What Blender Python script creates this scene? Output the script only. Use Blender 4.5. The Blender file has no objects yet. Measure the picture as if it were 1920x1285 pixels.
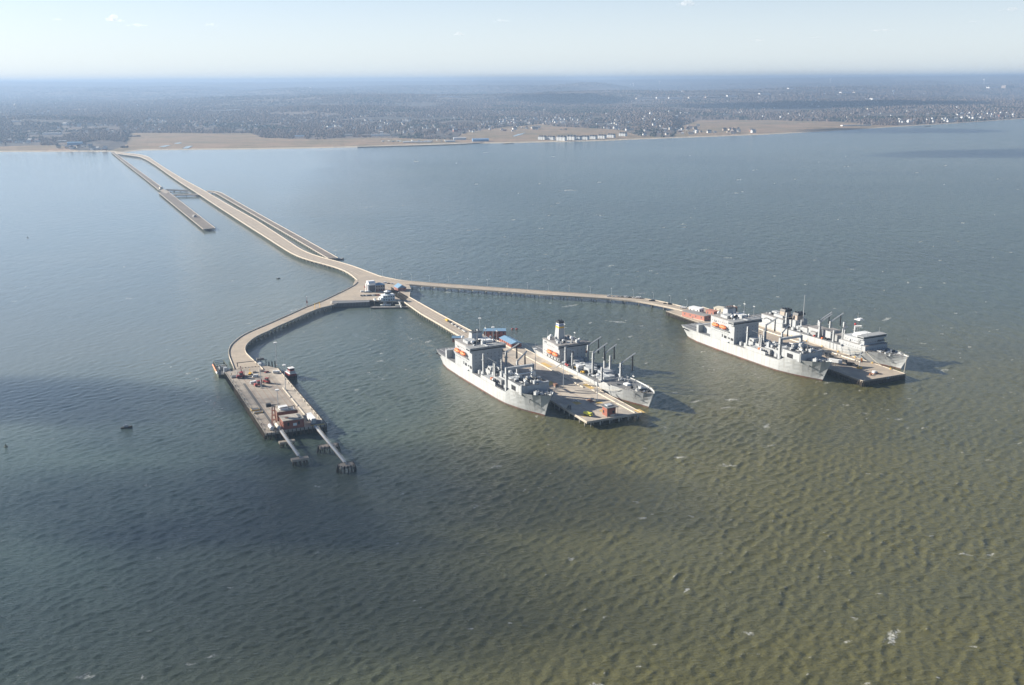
import bpy, math, random
import numpy as np
from mathutils import Vector, Matrix

# ------------------------------------------------------------------ camera, sky, sun, exposure
S = bpy.context.scene
COL = S.collection
F_PX, EYE_Y, CAM_H, ROLL = 1900.0, 149.5, 280.0, math.radians(-0.35)
PITCH = math.atan((642.5 - EYE_Y) / F_PX)
SUN_AZ, SUN_EL = math.radians(288), math.radians(22)      # azimuth the light comes from, clockwise from +Y

cam_data = bpy.data.cameras.new("camera")
cam_data.sensor_width = 36.0
cam_data.lens = 36.0 * F_PX / 1920.0
cam_data.clip_start = 1.0
cam_data.clip_end = 150000.0
cam = bpy.data.objects.new("camera", cam_data)
cam.matrix_world = Matrix.Translation((0, 0, CAM_H)) @ Matrix.Rotation(math.pi / 2 - PITCH, 4, 'X') @ Matrix.Rotation(ROLL, 4, 'Z')
COL.objects.link(cam)
S.camera = cam

W = bpy.data.worlds.new("World")
S.world = W
W.use_nodes = True
wn = W.node_tree.nodes
sky = wn.new("ShaderNodeTexSky")
sky.sky_type = 'NISHITA'
sky.sun_disc = False
sky.sun_elevation = SUN_EL
sky.sun_rotation = SUN_AZ
sky.altitude = 200
sky.air_density = 0.6
sky.dust_density = 0.4
sky.ozone_density = 1.0
wn["Background"].inputs[1].default_value = 0.062
# milky winter air: the low sky pales towards the horizon
geo = wn.new("ShaderNodeNewGeometry")
sep = wn.new("ShaderNodeSeparateXYZ")
W.node_tree.links.new(geo.outputs["Incoming"], sep.inputs[0])
pale = wn.new("ShaderNodeMapRange")
pale.interpolation_type = 'SMOOTHSTEP'
for i, x in enumerate((-0.17, 0.0, 0.0, 0.72)):
    pale.inputs[i + 1].default_value = x
W.node_tree.links.new(sep.outputs["Z"], pale.inputs[0])
milk = wn.new("ShaderNodeMix")
milk.data_type = 'RGBA'
milk.inputs["B"].default_value = (5.9, 6.2, 6.35, 1)
W.node_tree.links.new(pale.outputs[0], milk.inputs["Factor"])
W.node_tree.links.new(sky.outputs[0], milk.inputs["A"])
W.node_tree.links.new(milk.outputs["Result"], wn["Background"].inputs[0])

sun_data = bpy.data.lights.new("sun", 'SUN')
sun_data.energy = 5.0
sun_data.angle = math.radians(0.53)
sun_data.color = (1.0, 0.93, 0.82)
sun = bpy.data.objects.new("sun", sun_data)
sun_dir = Vector((math.sin(SUN_AZ) * math.cos(SUN_EL), math.cos(SUN_AZ) * math.cos(SUN_EL), math.sin(SUN_EL)))
sun.rotation_euler = sun_dir.to_track_quat('Z', 'Y').to_euler()
sun.location = (-800, 300, 600)
COL.objects.link(sun)

S.view_settings.view_transform = 'Standard'
S.view_settings.look = 'None'
S.view_settings.exposure = 1.28
S.view_settings.gamma = 1.0
S.cycles.use_denoising = True
S.cycles.denoiser = 'OPENIMAGEDENOISE'
S.cycles.max_bounces = 5
S.cycles.volume_bounces = 1
S.cycles.transparent_max_bounces = 6
S.cycles.caustics_reflective = False
S.cycles.caustics_refractive = False

# ------------------------------------------------------------------ helpers
def at(px, py, z=0.0):
    """Survey point: where the sight line through a mark on the 1920 px survey print meets height z."""
    u, v = px - 960.0, 642.5 - py
    c, s = math.cos(ROLL), math.sin(ROLL)
    u, v = u * c - v * s, u * s + v * c
    dy = F_PX * math.cos(PITCH) + v * math.sin(PITCH)
    dz = v * math.cos(PITCH) - F_PX * math.sin(PITCH)
    t = (z - CAM_H) / dz
    return Vector((u * t, dy * t, z))

def tag(o, label=None, cat=None, group=None, kind=None):
    if label: o["label"] = label
    if cat: o["category"] = cat
    if group: o["group"] = group
    if kind: o["kind"] = kind
    return o

def empty(name, loc=(0, 0, 0), rz=0.0, label=None, cat=None, group=None):
    o = bpy.data.objects.new(name, None)
    o.location = loc
    o.rotation_euler = (0, 0, rz)
    COL.objects.link(o)
    return tag(o, label, cat, group)

KIDS = {}
def adopt(o, parent):
    if parent is not None:
        o.parent = parent
        KIDS.setdefault(parent.name, []).append(o)
    return o

def copy_tree(o, parent=None):
    c = o.copy()
    COL.objects.link(c)
    if parent is not None:
        adopt(c, parent)
    for ch in KIDS.get(o.name, []):
        copy_tree(ch, c)
    return c

def az_rz(az_deg):
    return math.radians(90 - az_deg)

class MB:
    def __init__(s):
        s.v, s.f, s.m, s.cur = [], [], [], 0
    def add(s, vs, fs):
        n = len(s.v)
        s.v.extend([tuple(p) for p in vs])
        s.f.extend([tuple(n + i for i in f) for f in fs])
        s.m.extend([s.cur] * len(fs))
        return s
    def box(s, x0, x1, y0, y1, z0, z1):
        return s.add([(x0, y0, z0), (x1, y0, z0), (x1, y1, z0), (x0, y1, z0), (x0, y0, z1), (x1, y0, z1), (x1, y1, z1), (x0, y1, z1)],
                     [(3, 2, 1, 0), (4, 5, 6, 7), (0, 1, 5, 4), (1, 2, 6, 5), (2, 3, 7, 6), (3, 0, 4, 7)])
    def frus(s, x0, x1, y0, y1, z0, X0, X1, Y0, Y1, z1):
        return s.add([(x0, y0, z0), (x1, y0, z0), (x1, y1, z0), (x0, y1, z0), (X0, Y0, z1), (X1, Y0, z1), (X1, Y1, z1), (X0, Y1, z1)],
                     [(3, 2, 1, 0), (4, 5, 6, 7), (0, 1, 5, 4), (1, 2, 6, 5), (2, 3, 7, 6), (3, 0, 4, 7)])
    def cyl(s, p0, p1, r0, r1=None, n=8):
        r1 = r0 if r1 is None else r1
        p0, p1 = Vector(p0), Vector(p1)
        d = (p1 - p0).normalized()
        a = d.orthogonal().normalized()
        b = d.cross(a)
        vs = []
        for p, r in ((p0, r0), (p1, r1)):
            for k in range(n):
                t = 2 * math.pi * (k + .5) / n
                vs.append(p + (a * math.cos(t) + b * math.sin(t)) * r)
        fs = [(k, (k + 1) % n, n + (k + 1) % n, n + k) for k in range(n)]
        fs += [tuple(range(n - 1, -1, -1)), tuple(range(n, 2 * n))]
        return s.add(vs, fs)
    def bar(s, p0, p1, w):
        return s.cyl(p0, p1, w * .7, n=4)
    def path(s, pts, r, n=5):
        for a, b in zip(pts[:-1], pts[1:]):
            s.cyl(a, b, r, n=n)
        return s
    def prism(s, poly, z0, z1):
        n = len(poly)
        ar = sum(poly[i][0] * poly[(i + 1) % n][1] - poly[(i + 1) % n][0] * poly[i][1] for i in range(n))
        if ar < 0:
            poly = poly[::-1]
        vs = [(p[0], p[1], z0) for p in poly] + [(p[0], p[1], z1) for p in poly]
        fs = [(i, (i + 1) % n, n + (i + 1) % n, n + i) for i in range(n)]
        fs += [tuple(range(n - 1, -1, -1)), tuple(range(n, 2 * n))]
        return s.add(vs, fs)
    def gable(s, x0, x1, y0, y1, z0, h, over=0.4):
        x0, x1, y0, y1 = x0 - over, x1 + over, y0 - over, y1 + over
        ym = (y0 + y1) / 2
        return s.add([(x0, y0, z0), (x1, y0, z0), (x1, y1, z0), (x0, y1, z0), (x0, ym, z0 + h), (x1, ym, z0 + h)],
                     [(3, 2, 1, 0), (0, 1, 5, 4), (2, 3, 4, 5), (0, 4, 3), (1, 2, 5)])
    def hip(s, x0, x1, y0, y1, z0, h, over=0.4):
        x0, x1, y0, y1 = x0 - over, x1 + over, y0 - over, y1 + over
        ym, q = (y0 + y1) / 2, min((x1 - x0) * .45, (y1 - y0) * .5)
        return s.add([(x0, y0, z0), (x1, y0, z0), (x1, y1, z0), (x0, y1, z0), (x0 + q, ym, z0 + h), (x1 - q, ym, z0 + h)],
                     [(3, 2, 1, 0), (0, 1, 5, 4), (2, 3, 4, 5), (0, 4, 3), (1, 2, 5)])
    def ball(s, c, rx, ry, rz, nu=12, nv=7):
        vs, fs = [], []
        for j in range(1, nv):
            t = math.pi * j / nv
            for i in range(nu):
                p = 2 * math.pi * i / nu
                vs.append((c[0] + rx * math.sin(t) * math.cos(p), c[1] + ry * math.sin(t) * math.sin(p), c[2] + rz * math.cos(t)))
        b, e = len(vs), len(vs) + 1
        vs += [(c[0], c[1], c[2] + rz), (c[0], c[1], c[2] - rz)]
        for j in range(nv - 2):
            for i in range(nu):
                k = (i + 1) % nu
                fs.append((j * nu + i, (j + 1) * nu + i, (j + 1) * nu + k, j * nu + k))
        for i in range(nu):
            k = (i + 1) % nu
            fs.append((b, i, k))
            fs.append((e, (nv - 2) * nu + k, (nv - 2) * nu + i))
        return s.add(vs, fs)
    def build(s, name, mats, parent=None, smooth=False, loc=None, rz=0.0):
        me = bpy.data.meshes.new(name)
        me.from_pydata(s.v, [], s.f)
        mats = mats if isinstance(mats, (list, tuple)) else [mats]
        for m in mats:
            me.materials.append(m)
        if len(mats) > 1:
            me.polygons.foreach_set("material_index", s.m)
        if smooth:
            me.polygons.foreach_set("use_smooth", [True] * len(s.f))
        me.update()
        o = bpy.data.objects.new(name, me)
        COL.objects.link(o)
        if loc is not None:
            o.location = loc
            o.rotation_euler = (0, 0, rz)
        return adopt(o, parent)

def mat(name, col, rough=.7, var=.15, scale=.4, metal=0.0, streak=None, stain=None, tide=False):
    """Painted / weathered surface: base colour broken up by two scales of noise; streak = (colour, amount) of vertical run-off marks."""
    m = bpy.data.materials.new(name)
    m.use_nodes = True
    nt = m.node_tree
    N, L = nt.nodes, nt.links
    p = N["Principled BSDF"]
    p.inputs["Roughness"].default_value = rough
    p.inputs["Metallic"].default_value = metal
    p.inputs["Specular IOR Level"].default_value = .3
    g = N.new("ShaderNodeNewGeometry")
    n1 = N.new("ShaderNodeTexNoise")
    n1.inputs["Scale"].default_value = scale
    n1.inputs["Detail"].default_value = 6
    n1.inputs["Roughness"].default_value = .65
    L.new(g.outputs["Position"], n1.inputs["Vector"])
    r = N.new("ShaderNodeMapRange")
    r.inputs[1].default_value, r.inputs[2].default_value = .3, .7
    r.inputs[3].default_value, r.inputs[4].default_value = 1 - var, 1 + var
    L.new(n1.outputs[0], r.inputs[0])
    mul = N.new("ShaderNodeVectorMath")
    mul.operation = 'SCALE'
    mul.inputs[0].default_value = col
    L.new(r.outputs[0], mul.inputs["Scale"])
    out = mul.outputs[0]
    for spec, sc in ((streak, (.45, .45, .05)), (stain, (.075, .075, .075))):
        if spec:
            mp = N.new("ShaderNodeMapping")
            mp.inputs["Scale"].default_value = sc
            L.new(g.outputs["Position"], mp.inputs["Vector"])
            n2 = N.new("ShaderNodeTexNoise")
            n2.inputs["Scale"].default_value = 1.0
            n2.inputs["Detail"].default_value = 5
            L.new(mp.outputs[0], n2.inputs["Vector"])
            r2 = N.new("ShaderNodeMapRange")
            r2.inputs[1].default_value, r2.inputs[2].default_value = .47, .68
            r2.inputs[3].default_value, r2.inputs[4].default_value = 0, spec[1]
            L.new(n2.outputs[0], r2.inputs[0])
            mx = N.new("ShaderNodeMix")
            mx.data_type = 'RGBA'
            L.new(r2.outputs[0], mx.inputs["Factor"])
            L.new(out, mx.inputs["A"])
            mx.inputs["B"].default_value = (*spec[0], 1)
            out = mx.outputs["Result"]
    if tide:                       # weed and wet up to the high water mark
        sp = N.new("ShaderNodeSeparateXYZ")
        L.new(g.outputs["Position"], sp.inputs[0])
        r3 = N.new("ShaderNodeMapRange")
        for i, x in enumerate((.5, 1.6, .75, 0)):
            r3.inputs[i + 1].default_value = x
        L.new(sp.outputs["Z"], r3.inputs[0])
        mx = N.new("ShaderNodeMix")
        mx.data_type = 'RGBA'
        L.new(r3.outputs[0], mx.inputs["Factor"])
        L.new(out, mx.inputs["A"])
        mx.inputs["B"].default_value = (.035, .036, .022, 1)
        out = mx.outputs["Result"]
    L.new(out, p.inputs["Base Color"])
    return m

M = {}
def defm(key, *a, **k):
    M[key] = mat(key, *a, **k)
defm("concrete_tan", (.40, .335, .26), .85, .16, .25, stain=((.27, .235, .195), .5))
defm("roadway", (.40, .335, .26), .85, .14, .15, stain=((.25, .22, .185), .55))
defm("pier_grey", (.45, .39, .315), .85, .18, .2, stain=((.235, .215, .19), .6))
defm("pier_worn", (.345, .30, .245), .85, .2, .2, stain=((.17, .155, .14), .6))
defm("parapet", (.56, .50, .41), .8, .12, .5, streak=((.3, .26, .2), .4))
defm("pile", (.42, .39, .33), .85, .2, .6, streak=((.16, .14, .10), .6), tide=True)
defm("old_pier", (.185, .16, .138), .9, .25, .12, stain=((.13, .115, .10), .7))
defm("sheet_pile", (.19, .18, .175), .8, .2, .4, streak=((.11, .09, .075), .5), tide=True)
defm("tyre_wear", (.285, .245, .2), .85, .2, .3, stain=((.40, .335, .26), .5))
defm("timber", (.105, .085, .065), .9, .3, .8, streak=((.03, .028, .025), .6), tide=True)
defm("bulkhead", (.085, .085, .085), .8, .2, .4, streak=((.15, .12, .09), .4), tide=True)
defm("hull_grey", (.435, .448, .445), .55, .06, .15, streak=((.26, .235, .20), .35))
defm("house_grey", (.395, .41, .415), .55, .08, .3, streak=((.27, .255, .23), .35))
defm("gear_grey", (.31, .315, .31), .6, .2, .6)
defm("gear_dark", (.10, .105, .11), .6, .25, .6)
defm("deck_grey", (.145, .15, .155), .8, .2, .3, stain=((.22, .19, .16), .4))
defm("deck_light", (.27, .255, .24), .8, .15, .3, stain=((.17, .16, .15), .5))
defm("boot", (.105, .065, .05), .6, .35, .25, stain=((.22, .07, .05), .6))
defm("black", (.018, .018, .02), .5, .3, .5)
defm("rubber", (.02, .02, .022), .8, .3, .5)
defm("glass", (.02, .025, .032), .12, .2, .5)
defm("white", (.74, .74, .72), .5, .06, .5)
defm("cream", (.62, .57, .46), .6, .1, .5)
defm("orange", (.80, .20, .055), .45, .08, .5)
defm("red", (.40, .045, .04), .5, .15, .5)
defm("dark_red", (.22, .035, .035), .55, .2, .5)
defm("yellow", (.72, .43, .05), .5, .12, .5)
defm("lime", (.62, .62, .07), .45, .08, .5)
defm("blue_roof", (.16, .27, .38), .5, .1, .5)
defm("stripe_blue", (.05, .10, .33), .5, .08, .5)
defm("gold", (.75, .42, .03), .5, .08, .5)
defm("brick", (.27, .095, .065), .85, .2, 1.2)
defm("brick_pink", (.42, .185, .14), .85, .12, .8, streak=((.32, .17, .13), .5))
defm("brick_brown", (.19, .10, .07), .85, .2, 1.0)
defm("tan_wall", (.36, .30, .245), .8, .12, .4)
defm("pale_blue_wall", (.43, .50, .55), .65, .08, .4)
defm("flat_roof", (.38, .35, .30), .85, .2, .4)
defm("steel", (.30, .31, .32), .45, .15, .6, metal=.3)
defm("galvanised", (.42, .44, .45), .5, .1, .6)
defm("marking", (.70, .66, .55), .75, .15, .7)
defm("yellow_marking", (.52, .36, .13), .8, .25, .5)
defm("rust", (.24, .11, .06), .85, .3, .6)
defm("barge_green", (.075, .085, .06), .8, .3, .5)
defm("rope", (.45, .41, .33), .9, .1, 1.0)
defm("silver", (.42, .44, .46), .35, .08, .5, metal=.4)
defm("navy_blue", (.03, .05, .13), .4, .1, .5)
defm("dull_red", (.30, .05, .04), .4, .1, .5)
defm("red_black", (.05, .035, .035), .6, .2, .5)
# ------------------------------------------------------------------ shore line, terrain height, land
SHORE_PX = [(-420, 289), (-200, 287), (0, 285), (100, 285), (205, 284.5), (222, 287), (246, 284), (270, 282), (480, 280), (600, 278), (700, 275.5), (780, 272.5),
            (860, 270), (960, 268.5), (1040, 266.5), (1130, 264.5), (1230, 260.5), (1340, 256.5), (1440, 252.5), (1520, 248), (1600, 243.5),
            (1700, 237), (1800, 231), (1920, 223), (2120, 210), (2340, 200)]
MARSH_PX = [(-420, 275), (0, 272), (110, 272), (150, 283), (200, 284), (236, 272), (244, 250), (300, 249), (470, 250), (490, 258), (600, 262), (690, 259), (760, 259), (850, 260), (880, 245), (960, 236),
            (1010, 233), (1060, 238), (1170, 246), (1205, 256), (1260, 259.5), (1275, 238), (1310, 227), (1440, 224), (1590, 229), (1620, 235), (1690, 235.5), (1700, 236.9), (1920, 222.9), (2340, 199.9)]
def polar(pxs, z):
    a, r = [], []
    for x, y in pxs:
        p = at(x, y, z)
        a.append(math.atan2(p.x, p.y))
        r.append(math.hypot(p.x, p.y))
    return np.array(a), np.array(r)
SH_A, SH_R = polar(SHORE_PX, 0)
MA_A, MA_R = polar(MARSH_PX, 4)

def hash2(i, j, seed):
    h = (i * 374761393 + j * 668265263 + seed * 974711) & 0xffffffff
    h = ((h ^ (h >> 13)) * 1274126177) & 0xffffffff
    return ((h ^ (h >> 16)) & 0xffff) / 65535.0
def vnoise(x, y, seed=0):
    xi, yi = np.floor(x).astype(np.int64), np.floor(y).astype(np.int64)
    fx, fy = x - xi, y - yi
    fx, fy = fx * fx * (3 - 2 * fx), fy * fy * (3 - 2 * fy)
    a, b = hash2(xi, yi, seed), hash2(xi + 1, yi, seed)
    c, d = hash2(xi, yi + 1, seed), hash2(xi + 1, yi + 1, seed)
    return (a * (1 - fx) + b * fx) * (1 - fy) + (c * (1 - fx) + d * fx) * fy
def fbm(x, y, seed=0, oct=4):
    s, w, t = 0, 1.0, 0
    for k in range(oct):
        s = s + w * vnoise(x * 2 ** k, y * 2 ** k, seed + k)
        t += w
        w *= .5
    return s / t
def sstep(a, b, x):
    t = np.clip((x - a) / (b - a), 0, 1)
    return t * t * (3 - 2 * t)

RIDGE = [(-420, 154.5), (0, 152.8), (250, 154), (480, 153.8), (700, 152.4), (850, 151), (960, 150.6), (1160, 149.2), (1300, 148), (1440, 146.6), (1680, 143.6), (1920, 140.8), (2340, 137.5)]
R_END = 40000.0
_ra, _rz = [], []
for x, y in RIDGE:
    p = at(x, 300, 0)
    a = math.atan2(p.x, p.y)
    eye = EYE_Y - math.tan(-ROLL) * (x - 960)      # eye level at that bearing
    _ra.append(a)
    _rz.append(CAM_H - R_END * (y - eye) / F_PX)
_ra, _rz = np.array(_ra), np.array(_rz)

def terrain(x, y):
    x, y = np.asarray(x, float), np.asarray(y, float)
    az, r = np.arctan2(x, y), np.hypot(x, y)
    d = r - np.interp(az, SH_A, SH_R)
    inl = r - np.interp(az, MA_A, MA_R)
    z = 0.4 + 1.6 * sstep(0, 25, d) + .8 * sstep(20, 200, d)
    z = z + 9 * sstep(-40, 900, inl) + 14 * sstep(900, 4000, inl)
    hills = fbm(x / 2300 + 7.3, y / 3400 + 1.1, 11, 5)
    z = z + sstep(300, 2500, inl) * (60 + 150 * sstep(9000, 22000, r)) * np.clip(hills - .42, 0, 1) * 1.6
    # named rises behind the shore
    for (px, rr, hgt, wa, wr) in ((620, 9000, 40, .075, 900), (1230, 13500, 92, .11, 1400), (1120, 15500, 60, .05, 1500), (30, 7600, 28, .10, 800), (700, 12000, 40, .12, 1500), (1000, 21000, 40, .1, 2500), (1500, 16000, 35, .1, 2000)):
        a0 = math.atan((px - 960) / 1960)
        z = z + hgt * np.exp(-((az - a0) / wa) ** 2 - ((r - rr) / wr) ** 2)
    ridge = np.interp(az, _ra, _rz)
    z = z + (ridge - z) * sstep(15000, R_END, r)
    return z

def grid_mesh(name, X, Y, Z, mat_, attrs=None, smooth=True):
    nr, nc = X.shape
    me = bpy.data.meshes.new(name)
    co = np.stack([X, Y, Z], -1).reshape(-1, 3).astype(np.float32)
    idx = np.arange(nr * nc, dtype=np.int32).reshape(nr, nc)
    q = np.stack([idx[:-1, :-1], idx[:-1, 1:], idx[1:, 1:], idx[1:, :-1]], -1).reshape(-1, 4)
    me.vertices.add(len(co))
    me.vertices.foreach_set("co", co.ravel())
    me.loops.add(q.size)
    me.loops.foreach_set("vertex_index", q.ravel())
    me.polygons.add(len(q))
    me.polygons.foreach_set("loop_start", np.arange(0, q.size, 4, dtype=np.int32))
    me.polygons.foreach_set("loop_total", np.full(len(q), 4, np.int32))
    if smooth:
        me.polygons.foreach_set("use_smooth", np.ones(len(q), bool))
    for k, a in (attrs or {}).items():
        at_ = me.attributes.new(k, 'FLOAT', 'POINT')
        at_.data.foreach_set("value", a.astype(np.float32).ravel())
    me.materials.append(mat_)
    me.update()
    me.validate()
    o = bpy.data.objects.new(name, me)
    COL.objects.link(o)
    return o

class NT:
    """Small node-tree writer."""
    def __init__(s, name):
        s.m = bpy.data.materials.new(name)
        s.m.use_nodes = True
        s.N, s.L = s.m.node_tree.nodes, s.m.node_tree.links
        s.p = s.N["Principled BSDF"]
        s.pos = s.N.new("ShaderNodeNewGeometry").outputs["Position"]
    def noise(s, scale, detail=4, rough=.55, vec=None, stretch=None, rot=0.0):
        v = vec or s.pos
        mp = s.N.new("ShaderNodeMapping")
        mp.inputs["Rotation"].default_value = (0, 0, rot)
        mp.inputs["Scale"].default_value = stretch or (1, 1, 1)
        s.L.new(v, mp.inputs["Vector"])
        n = s.N.new("ShaderNodeTexNoise")
        n.inputs["Scale"].default_value = scale
        n.inputs["Detail"].default_value = detail
        n.inputs["Roughness"].default_value = rough
        s.L.new(mp.outputs[0], n.inputs["Vector"])
        return n.outputs[0]
    def ramp(s, f, a, b, lo=0.0, hi=1.0):
        r = s.N.new("ShaderNodeMapRange")
        for i, x in enumerate((a, b, lo, hi)):
            r.inputs[i + 1].default_value = x
        s.L.new(f, r.inputs[0])
        return r.outputs[0]
    def math(s, op, a, b):
        n = s.N.new("ShaderNodeMath")
        n.operation = op
        for i, x in enumerate((a, b)):
            if isinstance(x, (int, float)):
                n.inputs[i].default_value = x
            else:
                s.L.new(x, n.inputs[i])
        return n.outputs[0]
    def mix(s, f, a, b):
        n = s.N.new("ShaderNodeMix")
        n.data_type = 'RGBA'
        for k, x in (("Factor", f), ("A", a), ("B", b)):
            if isinstance(x, tuple):
                n.inputs[k].default_value = (*x, 1)
            elif isinstance(x, (int, float)):
                n.inputs[k].default_value = x
            else:
                s.L.new(x, n.inputs[k])
        return n.outputs["Result"]
    def attr(s, name):
        n = s.N.new("ShaderNodeAttribute")
        n.attribute_name = name
        return n.outputs["Fac"]
    def bump(s, h, strength, dist, normal=None):
        b = s.N.new("ShaderNodeBump")
        b.inputs["Strength"].default_value = strength
        b.inputs["Distance"].default_value = dist
        s.L.new(h, b.inputs["Height"])
        if normal:
            s.L.new(normal, b.inputs["Normal"])
        return b.outputs[0]
    def to(s, sock, name):
        s.L.new(sock, s.p.inputs[name])

# ------------------------------------------------------------------ water
def make_water():
    t = NT("water")
    broad = t.noise(.0022, 4, .6)
    streak = t.noise(.0016, 5, .62, stretch=(.45, 1.6, 1), rot=.5)
    mud = t.mix(t.ramp(broad, .35, .65), (.090, .083, .026), (.108, .099, .037))
    clear = t.mix(t.ramp(broad, .35, .65), (.046, .074, .064), (.058, .090, .076))
    col = t.mix(t.attr("mud"), clear, mud)
    col = t.mix(t.attr("silt_sheen"), col, t.mix(t.ramp(broad, .35, .65), (.150, .178, .160), (.176, .194, .165)))  # pale silt tint that also paints sky sheen into the water colour
    col = t.mix(t.math('MULTIPLY', t.ramp(streak, .44, .66, 0, .55), t.math('SUBTRACT', 1.0, t.attr("silt_sheen"))), col, (.044, .054, .038))
    fo = t.attr("foam")
    br = t.noise(.75, 6, .78)
    f = t.math('MULTIPLY', fo, t.ramp(br, .42, .60))
    f = t.math('MINIMUM', f, 1.0)
    t.to(t.mix(f, col, (.62, .62, .58)), "Base Color")
    t.to(t.math('ADD', t.math('MULTIPLY', f, .6), t.attr("rough")), "Roughness")
    t.p.inputs["IOR"].default_value = 1.333
    act = t.attr("chop")
    r1 = t.math('MULTIPLY', t.noise(.42, 5, .62, stretch=(.55, 1.25, 1), rot=.35), act)
    r2 = t.math('MULTIPLY', t.noise(1.15, 3, .6, stretch=(.5, 1.3, 1), rot=.1), act)
    r0 = t.math('MULTIPLY', t.noise(.075, 4, .62, stretch=(1, .45, 1), rot=-.8), t.math('MULTIPLY', t.attr("far"), act))
    n = t.bump(r0, .9, 5.5)
    n = t.bump(r1, .7, 1.25, n)
    n = t.bump(r2, .6, .4, n)
    t.to(n, "Normal")
    # polar sheet: fine in front of the harbour, coarse beyond; a flat apron all round
    az = np.concatenate([[-3.1415, -2.2, -1.4, -.9], np.linspace(-.62, .62, 1250), [.9, 1.4, 2.2, 3.1415]])
    r = [1.0, 150.0, 320.0]
    while r[-1] < 7600:
        q = r[-1]
        r.append(q + max(.5, .72 * q * q / (CAM_H * 1013)))
    r += [9000, 12000]
    r = np.array(r)
    A, R = np.meshgrid(az, r)
    X, Y = R * np.sin(A), R * np.cos(A)
    dr = np.gradient(r)[:, None] * np.ones_like(A)
    rng = np.random.default_rng(5)
    Z = np.zeros_like(X)
    C = np.zeros_like(X)
    DX = np.zeros_like(X)
    DY = np.zeros_like(X)
    n = 96
    lam = np.exp(np.linspace(math.log(3.4), math.log(22), n)) * rng.uniform(.95, 1.05, n)
    # sheltered, smoother water up the bay on the left; rougher to the right
    chop = .62 + .38 * sstep(-500, 250, X + .10 * Y - 60)
    chop = chop * (1 - .7 * sstep(800, 1700, R) * sstep(200, -450, X))
    chop = chop * (.75 + .5 * fbm(X / 260, Y / 260, 31, 3))
    chop = chop * (.62 + .76 * fbm(X / 48, Y / 48, 63, 3))
    live = (np.abs(A) < .63) & (R > 300)
    for k in range(n):
        L_ = lam[k]
        th = math.radians(128) + rng.normal(0, .46 + .4 * (L_ < 6.5))
        kx, ky = math.sin(th) * 2 * math.pi / L_, math.cos(th) * 2 * math.pi / L_
        w = math.exp(-(math.log(L_ / 7.8) / .62) ** 2) + .2 * math.exp(-(math.log(L_ / 4.5) / .5) ** 2)
        a = .0086 * w * L_ ** .62 * math.sqrt(84 / 96)
        fade = sstep(2.0, 3.4, L_ / dr)
        ph = kx * X + ky * Y + rng.uniform(0, 6.283)
        amp = a * fade * chop * live
        sn, cs = np.sin(ph), np.cos(ph)
        Z += amp * cs
        C += amp * cs * (2 * math.pi / L_) ** 2
        DX -= amp * math.sin(th) * sn
        DY -= amp * math.cos(th) * sn
    gust = fbm(X / 130 + 3, Y / 130, 77, 3)
    wild = sstep(-420, 240, X + .18 * (R - 900)) * .55 + .45
    sd = C[live & (R < 1400)].std()
    cn = C / sd
    foam = .5 * sstep(3.6, 4.6, cn + 2.2 * (gust - .5) + .8 * (wild - .8)) * live
    # individual breaking crests: ragged streaks lying along the wave fronts
    r_rows = r
    rag = None
    wash = [at(998, 777, 0), at(1006, 780.5, 0), at(1016, 783, 0), at(1538, 715, 0), at(1550, 718, 0), at(1222, 768, 0), at(735, 583.5, 0), at(744, 584, 0)]
    for k in range(980):
        rr = 1 / (rng.uniform(1 / 2300, 1 / 400) if k < 240 else rng.uniform(1 / 4200, 1 / 850))
        aa = rng.uniform(-.5, .5)
        cx, cy = rr * math.sin(aa), rr * math.cos(aa)
        if k < len(wash):
            cx, cy = wash[k].x, wash[k].y
            rr, aa = math.hypot(cx, cy), math.atan2(cx, cy)
        w_ = 2 if k < len(wash) else np.clip((cx + .18 * (rr - 900) + 420) / 660, 0, 1) * .95 + .12
        if rng.random() > w_:
            continue
        ln_ = rng.gamma(2.0, .75) + .7
        wd = rng.uniform(.4, .9) + .12 * ln_
        if rng.random() < .16:
            ln_ *= 2.4
            wd *= 2.2
        t_ = math.radians(rng.normal(75, 28))
        i0, i1 = np.searchsorted(r_rows, rr - 25), np.searchsorted(r_rows, rr + 25)
        j0, j1 = np.searchsorted(az, aa - 25 / rr), np.searchsorted(az, aa + 25 / rr)
        xs, ys = X[i0:i1, j0:j1] - cx, Y[i0:i1, j0:j1] - cy
        u_ = xs * math.sin(t_) + ys * math.cos(t_)
        v_ = xs * math.cos(t_) - ys * math.sin(t_) + 2.4 * (fbm(xs / 3.5 + k, ys / 3.5, k, 2) - .5) * 2
        px_ = max(1.0, rr / 1100)
        q = (u_ / (ln_ * px_)) ** 2 + (v_ / (wd * px_)) ** 2
        bl = sstep(1.25, .2, q + 2.2 * (fbm(xs / 1.3 + k, ys / 1.3, k + 5, 3) - .45))
        foam[i0:i1, j0:j1] = np.maximum(foam[i0:i1, j0:j1], bl * rng.uniform(.6, 1.0))
    # wind shadow: the lee up the bay to the left lies smoother than the open reach
    lee = sstep(150, -480, X + .10 * (R - 1200) + 160 * (fbm(X / 500, Y / 700, 41, 3) - .5) * 2) * sstep(650, 1100, R)
    calm = 1 - .88 * lee
    # silt stirred up over the shoal on the right and round the berths
    mud = sstep(-270, 190, X - .30 * (Y - 640) + 260 * (fbm(X / 330 + 9, Y / 330, 17, 4) - .5)) * (1 - .85 * sstep(950, 1500, R + 200 * (fbm(X / 260, Y / 260, 19, 3) - .5)))
    mud = np.maximum(mud, .5 * np.exp(-((X - 60) / 220) ** 2 - ((Y - 900) / 170) ** 2))
    mud = np.clip(mud + .06, 0, 1)
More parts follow.
